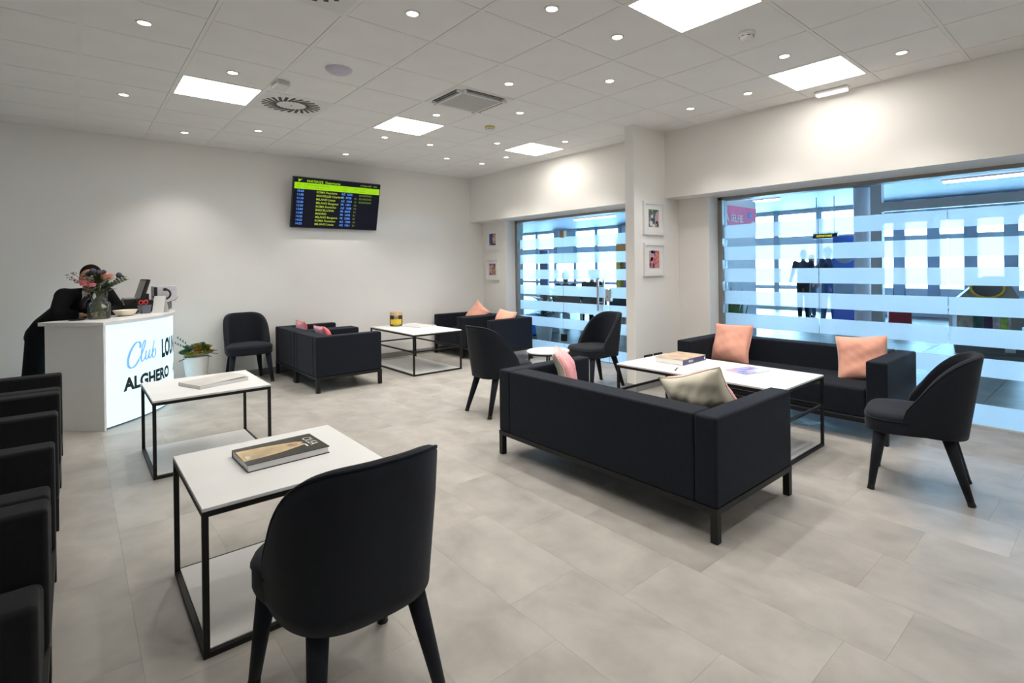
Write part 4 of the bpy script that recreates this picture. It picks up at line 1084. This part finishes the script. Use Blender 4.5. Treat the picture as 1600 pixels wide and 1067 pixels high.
# ================================================================== the concourse beyond the glass
XF, Y0, Y1, ZC = 16., -7., 24., 2.97
STONE = pm('concourse_stone', (.17, .175, .155), .42, var=.25, vs_=3, spec=.3)
cf = struct(B().box(5.72, XF+.3, Y0, Y1, -.12, -.008).obj('concourse_floor', pm('concourse_joint', (.12, .12, .11), .7)))
sl = None; n = 0
for i in range(9):
    for j in range(18):
        x, y = 5.72+.6+1.2*i, -5.6+1.2*j
        if x > XF or y > 15.5: continue
        if sl is None: o = sl = B().box(-.597, .597, -.597, .597, -.007, 0).obj('floor_slab', STONE, cf)
        else: o = sl.copy(); COL.objects.link(o)
        o.location = (x, y, 0)
b = B(); b.box(5.72, XF, 16.0-.9, Y1, -.007, 0); b.obj('far_paving', STONE, cf)
CMET = pm('ceiling_metal', (.20, .25, .31), .6, 0., spec=.15)
cc = struct(B().box(5.78, XF+.3, Y0, Y1, ZC+.06, ZC+.2).obj('concourse_ceiling', pm('concourse_plenum', (.1, .1, .11), .8)))
pn = None
for i in range(25):
    if pn is None: o = pn = B().box(-.197, .197, Y0, Y1, 0, .03).obj('metal_panel', CMET, cc)
    else: o = pn.copy(); COL.objects.link(o)
    o.location = (6.0+.404*i, 0, ZC+.01)
CW = pm('concourse_wall', (.66, .67, .68), .7)
struct(B().box(5.78, XF+.3, Y1, Y1+.2, -.1, ZC+.2).obj('wall_concourse_far', CW))
struct(B().box(5.78, XF+.3, Y0-.2, Y0, -.1, ZC+.2).obj('wall_concourse_near', CW))
struct(B().box(5.72, 5.78, Y0, -2.4, -.1, ZC+.2).obj('wall_concourse_side', CW))
struct(B().box(5.72, 5.78, 7.78, Y1, -.1, ZC+.2).obj('wall_concourse_flank', CW))
# facade with mullions, transoms and panes
fa_ = struct(B().box(XF, XF+.2, Y0, Y1, -.1, .10).obj('wall_facade', CW))
MUL = pm('mullion_blue_grey', (.42, .50, .58), .5, .1)
yy = []; y = Y0
while y < Y1:
    yy.append(y); y += .74 if y < 4.7 else 1.25
yy.append(Y1)
for k, y in enumerate(yy):
    w = .13 if y < 4.7 else .08
    B().box(XF-.07, XF+.05, y-w, y+w, .1, ZC+.06).obj('mullion', MUL, fa_)
SPN = pm('spandrel_pale', (.75, .80, .84), .6)
def bay(k):
    near = yy[k] < 4.7
    a, c = yy[k]+(.13 if near else .08), yy[k+1]-(.13 if yy[k+1] < 4.7 else .08)
    glz = ((.72, 1.96), (2.08, 2.42)) if near else ((.12, .62), (.74, 1.96), (2.20, 2.86))
    z = .1
    if not near and k % 3 == 1 and yy[k] > 8: glz = ((.74, 1.5),)
    for z0, z1 in glz:
        if z0-z > .03: B().box(XF-.03, XF+.03, a, c, z, z0).obj('spandrel', SPN, fa_)
        B().quad([(XF, a, z0), (XF, c, z0), (XF, c, z1), (XF, a, z1)]).obj('pane', GLASS, fa_); z = z1
    B().box(XF-.03, XF+.03, a, c, z, ZC+.06).obj('spandrel', SPN, fa_)
for k in range(len(yy)-1): bay(k)
# linear lights under the concourse ceiling
LIN = emis('linear_tube', (.92, .97, 1.), 9.)
lp = None
for k, (x, y) in enumerate(((9.3, 4.0), (9.3, 9.5), (12.6, 6.6), (12.6, 11.8), (9.3, .2), (12.6, 1.6), (9.3, 14.))):
    if lp is None:
        lp = thing('linear_light', '', 'ceiling light', group='long ceiling lights in the concourse')
        B().box(-.06, .06, -.9, .9, -.012, .012).obj('housing', PLASTIC, lp); B().box(-.05, .05, -.88, .88, -.05, -.012).obj('diffuser', LIN, lp); t = lp
    else: t = copy_tree(lp)
    t.location = (x, y, ZC)
    t['label'] = ['long ceiling light in the concourse seen at top left of the big window', 'long concourse ceiling light seen above the left glass door pane', 'farther long concourse ceiling light behind the first one in the big window', 'far long concourse ceiling light seen through the glass door leaf',
                  'long concourse ceiling light at the top right of the big window', 'far long concourse ceiling light right of the grey portal post', 'farthest long concourse ceiling light in the glass door'][k]

PG = pm('portal_grey', (.62, .62, .62), .5, .0)
t = thing('glazed_portal', 'grey framed glass portal in the concourse right half of the big window', 'portal', (12., 0, 0))
for y in (3.46, .6, -2.4):
    B().box(-.08, .08, y-.10, y+.10, 0, ZC).obj('post', PG, t)
B().box(-.08, .08, -6., 3.36, 2.40, 2.57).obj('transom', PG, t)
for a, c in ((.7, 3.36), (-2.3, .5)):
    p = B().quad([(0, a, .02), (0, c, .02), (0, c, 2.40), (0, a, 2.40)]).obj('pane', GLASS, t)
t = thing('round_column', 'pale lilac round column left of the grey portal', 'column', (12.4, 3.86, 0))
B().lathe([(.16, 0), (.16, ZC)], 24).obj('shaft', pm('lilac_column', (.78, .78, .84), .5), t, smooth=True); B().lathe([(.18, 0), (.18, .08), (.16, .085)], 24).obj('base', PG, t)

# selfie kiosk
t = thing('photo_kiosk', 'pale kiosk with pink selfie sign at the left end of the big window', 'kiosk', (9.25, 5.0, 0))
B().box(-.75, .72, 0, .35, 0, 2.62).obj('body', pm('kiosk_white', (.55, .62, .72), .5), t)
sg = B().box(-.75, .70, -.02, 0, 2.0, 2.47).obj('sign_board', pm('sign_pink', (.72, .10, .28), .45, var=.25, vs_=2.2), t)
b = B(); textinto(b, 'TAKE A SELFIE', .19, lambda x, y: Vector((-.92+x, -.024, 2.18+y)), .002, xs=.92)
bmesh.ops.delete(b.bm, geom=[v for v in b.bm.verts if v.co.x < -.75], context='VERTS'); b.obj('sign_text', pm('sign_white', (.85, .85, .85), .5), sg, fix=False)
b = B(); b.lathe([(.055, -.006), (.10, -.006), (.10, .006), (.055, .006)], 24, close=True)
for v in b.bm.verts: v.co = Vector((.58+v.co.x, -.028+v.co.z, 2.12+v.co.y))
b.obj('sign_ring', MATS['sign_white'], sg)
b = B(); b.ell((.44, -.026, 2.33), .07, .006, .06, 14, 8); b.obj('sign_heart', pm('sign_blue', (.05, .25, .75), .5), sg)
b = B()
for k in range(9): b.box(.722, .735, .03, .32, .3+k*.24, .42+k*.24)
b.obj('louver_panel', PG, t)

t = thing('hanging_display', 'small black hanging sign with yellow text in the concourse', 'sign', (13.4, 4.97, 0))
B().box(-.04, .04, -.28, .28, 1.985, 2.14).obj('casing', BLACKP, t)
for s in (-.2, .2): B().cyl((0, s, 2.14), (0, s, ZC+.01), .012, n=8).obj('hanger', PG, t)
b = B(); textinto(b, 'DEPARTURES', .06, lambda x, y: Vector((-.042, .19-x, 2.025+y)), .002); b.obj('sign_text', emis('sign_yellow', (.75, .75, .03), 1.), t, fix=False)
t = thing('information_totem', 'blue and grey information board with pale circle in the concourse', 'board', (12.9, 4.36, 0), R(0))
B().box(-.05, .05, -.25, .25, 0, 2.0).obj('panel', pm('totem_blue', (.04, .14, .55), .5), t)
b = B(); n = 24; b._add([(-.052, .24*math.cos(2*PI*i/n), 1.62+.24*math.sin(2*PI*i/n)) for i in range(n)], [tuple(range(n))]); b.obj('circle_print', pm('totem_grey', (.35, .42, .50), .5), t, fix=False)
B().box(-.053, -.05, -.25, .25, .35, 1.22).obj('lower_print', MATS['totem_grey'], t)

# people in the concourse
def walker(lab, loc, rz, top, legs, hair, hgt=1.72, bag=None, seated=False):
    k = hgt/1.72; t = thing('person', lab, 'person', loc, rz, None); v = lambda x, y, z: Vector((x*k, y*k, z*k))
    if seated:
        hip, chest, nk, hd = v(0, 0, .50), v(0, -.03, .86), v(0, -.02, 1.04), v(0, .0, 1.18)
        kn = [v(-.11, .42, .48), v(.11, .42, .48)]; ft = [v(-.11, .44, .07), v(.11, .44, .07)]
        el = [v(-.27, .02, .68), v(.27, .02, .68)]; ha = [v(-.16, .26, .60), v(.16, .26, .60)]
    else:
        hip, chest, nk, hd = v(0, 0, .92), v(0, 0, 1.26), v(0, 0, 1.44), v(0, .01, 1.58)
        kn = [v(-.09, .05, .50), v(.09, -.02, .50)]; ft = [v(-.10, .06, .07), v(.10, -.06, .07)]
        el = [v(-.26, -.03, 1.12), v(.26, -.03, 1.12)]; ha = [v(-.26, .10, .92), v(.24, .16, 1.02)]
    sh = [chest+v(-.185, 0, .12), chest+v(.185, 0, .12)]
    b = B(); capsules(b, [(hip, .10*k, chest, .11*k), (chest, .10*k, nk, .055*k), (nk, .05*k, hd, .05*k)]+[(chest, .07*k, s, .045*k) for s in sh]+[(hip, .07*k, q_, .05*k) for q_ in kn]+[(a, .047*k, c_, .035*k) for a, c_ in zip(kn, ft)]+[(a, .042*k, c_, .034*k) for a, c_ in zip(sh, el)]+[(a, .032*k, c_, .024*k) for a, c_ in zip(el, ha)], 10)
    b.ell(hd+v(0, .0, .02), .076*k, .094*k, .105*k, 14, 10); b.ell(hd+v(0, .025, -.06), .055*k, .06*k, .06*k, 12, 8); b.ell(hd+v(0, .10, -.01), .013, .018, .022, 8, 6)
    for s, h_ in zip((-1, 1), ha): hand(b, h_, (0, .5, -.8), s)
    organic(b, 'body', SKIN, t, .014, 3)
    b = B(); capsules(b, [(hip, .145*k, chest, .15*k), (chest+v(0, 0, .02), .13*k, nk-v(0, 0, .05), .075*k)]+[(chest, .10*k, s, .07*k) for s in sh]+[(a, .065*k, c_, .052*k) for a, c_ in zip(sh, el)]+[(a, .052*k, a.lerp(c_, .85), .04*k) for a, c_ in zip(el, ha)], 10); organic(b, 'jacket', top, t, .018, 4)
    b = B(); capsules(b, [(hip, .135*k, hip-v(0, 0, .04), .13*k)]+[(hip+v(.07*s, 0, -.04), .095*k, q_, .072*k) for s, q_ in zip((-1, 1), kn)]+[(a, .072*k, c_, .055*k) for a, c_ in zip(kn, ft)], 10); organic(b, 'trousers', legs, t, .018, 4)
    b = B(); b.ell(hd+v(0, -.018, .04), .086*k, .098*k, .10*k, 16, 12); b.ell(hd+v(0, -.06, -.02), .07*k, .05*k, .10*k, 12, 8); b.obj('hair', hair, t, smooth=True)
    for f_ in ft:
        b = B(); capsules(b, [(f_+v(0, -.02, -.03), .042*k, f_+v(0, .13, -.04), .032*k)], 8); organic(b, 'shoe', SHOE, t, .014, 3)
    return t
NAVYC = pm('navy_coat', (.02, .03, .06), .8); GREYC = pm('grey_coat', (.10, .13, .17), .8); JEANS = pm('blue_jeans', (.05, .09, .17), .8); BLKC = pm('black_coat', (.01, .012, .015), .8); BROWNH = pm('brown_hair', (.05, .025, .012), .6)
walker('slim standing person in dark coat in the concourse, leftmost in the big window', (13.6, 5.58, 0), R(100), NAVYC, BLKC, HAIR, 1.74)
walker('shorter standing person in grey coat in the concourse beside the slim one', (14.3, 5.66, 0), R(80), GREYC, JEANS, BROWNH, 1.62)
walker('standing person in dark blue jacket in the concourse left of the blue board', (13.3, 4.88, 0), R(160), NAVYC, JEANS, HAIR, 1.80)
walker('seated person with brown hair seen through the left glass door pane', (8.20, 8.59, 0), R(-30), NAVYC, BLKC, BROWNH, 1.66, seated=True)
walker('seated person in black seen through the glass door leaf', (8.735, 8.28, 0), R(-30), BLKC, BLKC, HAIR, 1.72, seated=True)

# waiting bench
t = thing('waiting_bench', 'row of dark waiting seats in the concourse behind the glass door', 'bench', (8.75, 8.1, 0), R(-30))
SEATM = pm('bench_grey', (.06, .062, .068), .5)
for k in range(4):
    x = -1.0+.62*k
    B().box(x, x+.56, -.02, .44, .40, .455, bev=.02, seg=3).obj('seat', SEATM, t, wn=True)
    B().box(x, x+.56, -.09, -.03, .46, .88, bev=.02, seg=3).obj('backrest', SEATM, t, wn=True)
B().box(-1.05, 1.5, .15, .22, .34, .40).obj('beam', PG, t)
for x in (-.7, .22, 1.15): B().box(x-.03, x+.03, -.05, .42, 0, .34).obj('leg', PG, t)

bn2 = copy_tree(t); bn2.location = (13.5, 2.25, 0); bn2.rotation_euler = (0, 0, R(88)); 
for k_ in [k_ for k_ in bpy.data.objects if k_.parent == bn2 and k_.name.startswith('backrest')]: bpy.data.objects.remove(k_)
bn2['label'] = 'row of dark backless seats behind the grey portal, right half of the big window'
t = thing('suitcase', 'red upright suitcase beside the grey portal post in the concourse', 'suitcase', (12.5, 3.22, 0), R(20))
B().box(-.12, .12, -.2, .2, .05, .62, bev=.03, seg=3).obj('shell', pm('suitcase_red', (.30, .02, .03), .45), t, wn=True)
B().tube([(0, -.1, .6), (0, -.1, .95), (0, .1, .95), (0, .1, .6)], .01, 8).obj('pull_handle', BLACKP, t)
for sy in (-.15, .15):
    for sx in (-.08, .08): B().cyl((sx, sy-.012, .028), (sx, sy+.012, .028), .028, n=12).obj('wheel', BLACKP, t)
# plants beyond the glass
def sword_plant(lab, loc, n, h, pot_h, pot_r, seed, pot):
    t = thing('potted_plant', lab, 'potted plant', loc); rn = random.Random(seed)
    B().lathe([(0, 0), (pot_r*.72, 0), (pot_r*.76, .006), (pot_r, pot_h-.006), (pot_r*.97, pot_h), (pot_r*.92, pot_h-.01), (pot_r*.88, pot_h-.05), (0, pot_h-.05)], 28).obj('pot', pot, t, smooth=True, wn=True)
    for k in range(n):
        a = rn.uniform(0, 6.28); r = rn.uniform(0, pot_r*.6); ln = h*rn.uniform(.6, 1); b = B()
        leaf(b, (math.cos(a)*r, math.sin(a)*r, pot_h-.06), (math.cos(a)*rn.uniform(.05, .35), math.sin(a)*rn.uniform(.05, .35), 1), ln, .055, rn.uniform(-.1, .1))
        b.obj('leaf', pm('sword_leaf', (.10, .20, .07), .45, var=.35, vs_=25), t, smooth=True, fix=False)
    return t
WPOT = pm('white_pot_glossy', (.75, .76, .77), .3)
sword_plant('spiky green potted plant behind the left end of the big window', (6.42, 3.62, 0), 34, .78, .42, .22, 3, WPOT)
def bushy(lab, loc, pot_h, pot_r, h, seed, n=60):
    t = thing('potted_plant', lab, 'potted plant', loc); rn = random.Random(seed)
    B().lathe([(0, 0), (pot_r*.72, 0), (pot_r*.76, .006), (pot_r, pot_h-.006), (pot_r*.97, pot_h), (pot_r*.9, pot_h-.04), (0, pot_h-.04)], 28).obj('pot', WPOT, t, smooth=True, wn=True)
    for k in range(n):
        a = rn.uniform(0, 6.28); z = pot_h+rn.uniform(.0, h-.15); b = B(); r = rn.uniform(.02, .08)
        p = Vector((math.cos(a)*r, math.sin(a)*r, z)); d = Vector((math.cos(a), math.sin(a), rn.uniform(.3, 1.6))); b.tube([p-Vector((math.cos(a)*r, math.sin(a)*r, .06)), p], .003, 5); leaf(b, p, d, rn.uniform(.12, .22), rn.uniform(.05, .08), .4)
        b.obj('leaf', pm('bush_leaf', (.05, .13, .03), .45, var=.4, vs_=20) if k % 3 else pm('bush_leaf_dark', (.02, .06, .015), .45, var=.4, vs_=20), t, smooth=True, fix=False)
    B().tube([(0, 0, pot_h-.05), (.01, 0, pot_h+h*.5), (-.01, .01, pot_h+h*.85)], .012, 8).obj('trunk', pm('bark', (.07, .05, .03), .8), t)
bushy('leafy green plant in white pot behind the left glass door pane', (6.52, 7.42, 0), .36, .17, .72, 4)
bushy('leafy plant farther back behind the left glass door pane', (7.6, 8.35, 0), .40, .16, .62, 8, 40)
t = thing('pouf', 'blue cube seat on the concourse floor left behind the glass door', 'seat', (7.0, 8.22, 0), R(20))
B().box(-.2, .2, -.2, .2, .02, .42, bev=.03, seg=3).obj('cushion', pm('pouf_blue', (.02, .16, .62), .6), t, wn=True); B().box(-.18, .18, -.18, .18, 0, .03).obj('base', BLACKP, t)
t = thing('low_table', 'small white topped low table behind the glass door', 'table', (7.55, 6.85, 0))
B().box(-.35, .35, -.35, .35, .50, .53, bev=.004).obj('table_top', WHITE, t)
for sx in (-.3, .3):
    for sy in (-.3, .3): B().cyl((sx, sy, 0), (sx, sy, .5), .018, n=8).obj('leg', PG, t)
t = thing('shop_front', 'orange framed opening seen at the right of the glass door', 'shop front', (11.2, 9.25, 0), R(0))
OR = pm('orange_panel', (.62, .26, .05), .5)
b = B(); b.box(-.1, .1, -1.2, .35, 1.75, 2.15); b.obj('lintel', OR, t); B().box(-.1, .1, .2, .35, 0, 1.75).obj('post', pm('yellow_panel', (.65, .42, .04), .5), t); B().box(-.1, .1, -1.2, -1.05, 0, 1.75).obj('post', MATS['yellow_panel'], t)
B().box(.02, .06, -1.05, .2, 1.35, 1.75).obj('signboard', pm('sign_pale_blue', (.45, .52, .60), .5), t); B().box(.0, .02, -.6, -.3, 1.48, 1.58).obj('sign_mark', BLACKP, t)
B().box(.05, .1, -1.05, .2, 0, 1.35).obj('back_panel', pm('shop_lilac', (.33, .36, .55), .5), t)
t = thing('tall_panel', 'tall dark blue panel standing far back behind the glass door', 'panel', (14.3, 16.2, 0))
B().box(-.05, .05, -.24, .24, .1, 2.05).obj('board', pm('panel_navy', (.03, .08, .22), .5), t); B().box(-.15, .15, -.28, .28, 0, .1).obj('foot', PG, t)

# promotional stand with yellow ring
t = thing('promotional_stand', 'grey wedge shaped display stand with yellow ring at right of the big window', 'display stand', (10.4, 1.5, 0), R(12))
SG = pm('stand_grey', (.16, .165, .165), .5)
B().box(-.35, .45, -.42, .42, 0, .15, bev=.01).obj('plinth', SG, t); B().box(-.352, -.35, -.28, -.16, .05, .11).obj('plinth_label', WHITE, t)
b = B(); vs = [(-.30, -.36, .15), (-.30, .38, .15), (.35, .38, .15), (.35, -.36, .15), (-.22, -.36, .80), (-.22, .40, .80), (.35, .40, .80), (.35, -.36, .80), (-.02, -.20, 1.16), (-.02, .05, 1.16), (.25, .05, 1.16), (.25, -.20, 1.16)]
b._add(vs, [(3, 2, 1, 0), (0, 1, 5, 4), (1, 2, 6, 5), (2, 3, 7, 6), (3, 0, 4, 7), (4, 5, 9, 8), (5, 6, 10, 9), (6, 7, 11, 10), (7, 4, 8, 11), (8, 9, 10, 11)]); b.obj('body', pm('stand_taupe', (.27, .265, .25), .5), t)
nrm = Vector((-.36, 0, .2)).normalized(); c = Vector((-.135, .02, .985)); uu = Vector((0, 1, 0)); vv = nrm.cross(uu)
b = B(); n = 28; b.tube([c+nrm*.012+uu*.20*math.cos(2*PI*i/n)+vv*.17*math.sin(2*PI*i/n) for i in range(n+1)], .018, 8, False); b.obj('ring', pm('ring_yellow', (.75, .50, .03), .35), t, smooth=True)
b = B(); b._add([c+nrm*.006+uu*.19*math.cos(2*PI*i/n)+vv*.16*math.sin(2*PI*i/n) for i in range(n)], [tuple(range(n))]); b.obj('porthole', pm('porthole_grey', (.07, .075, .09), .2), t, fix=False)
PX = [(.38, (.45, .42, .38)), (.20, (.03, .12, .12)), (.08, (.06, .03, .10)), (-.03, (.50, .50, .52)), (-.12, (.30, .45, .06)), (-.20, (.45, .47, .45))]
for k, (y, col) in enumerate(PX):
    m = Matrix.Translation((-.264, 0, .47)) @ Matrix.Rotation(R(7), 4, 'Y')
    y2 = PX[k+1][0] if k < 5 else -.24
    B().box(-.006, .002, y2+.002, y-.002, -.28, .28, mat=m).obj('print_panel', pm('stand_print_%d' % k, col, .5, var=.4, vs_=10), t)
B().lathe([(.0, -.03), (.10, -.03), (.11, 0), (.10, .03), (0, .03)], 24).obj('end_disc', pm('disc_grey', (.35, .40, .46), .4), t, loc=(.1, -.39, .5), rot=(PI/2, 0, 0))
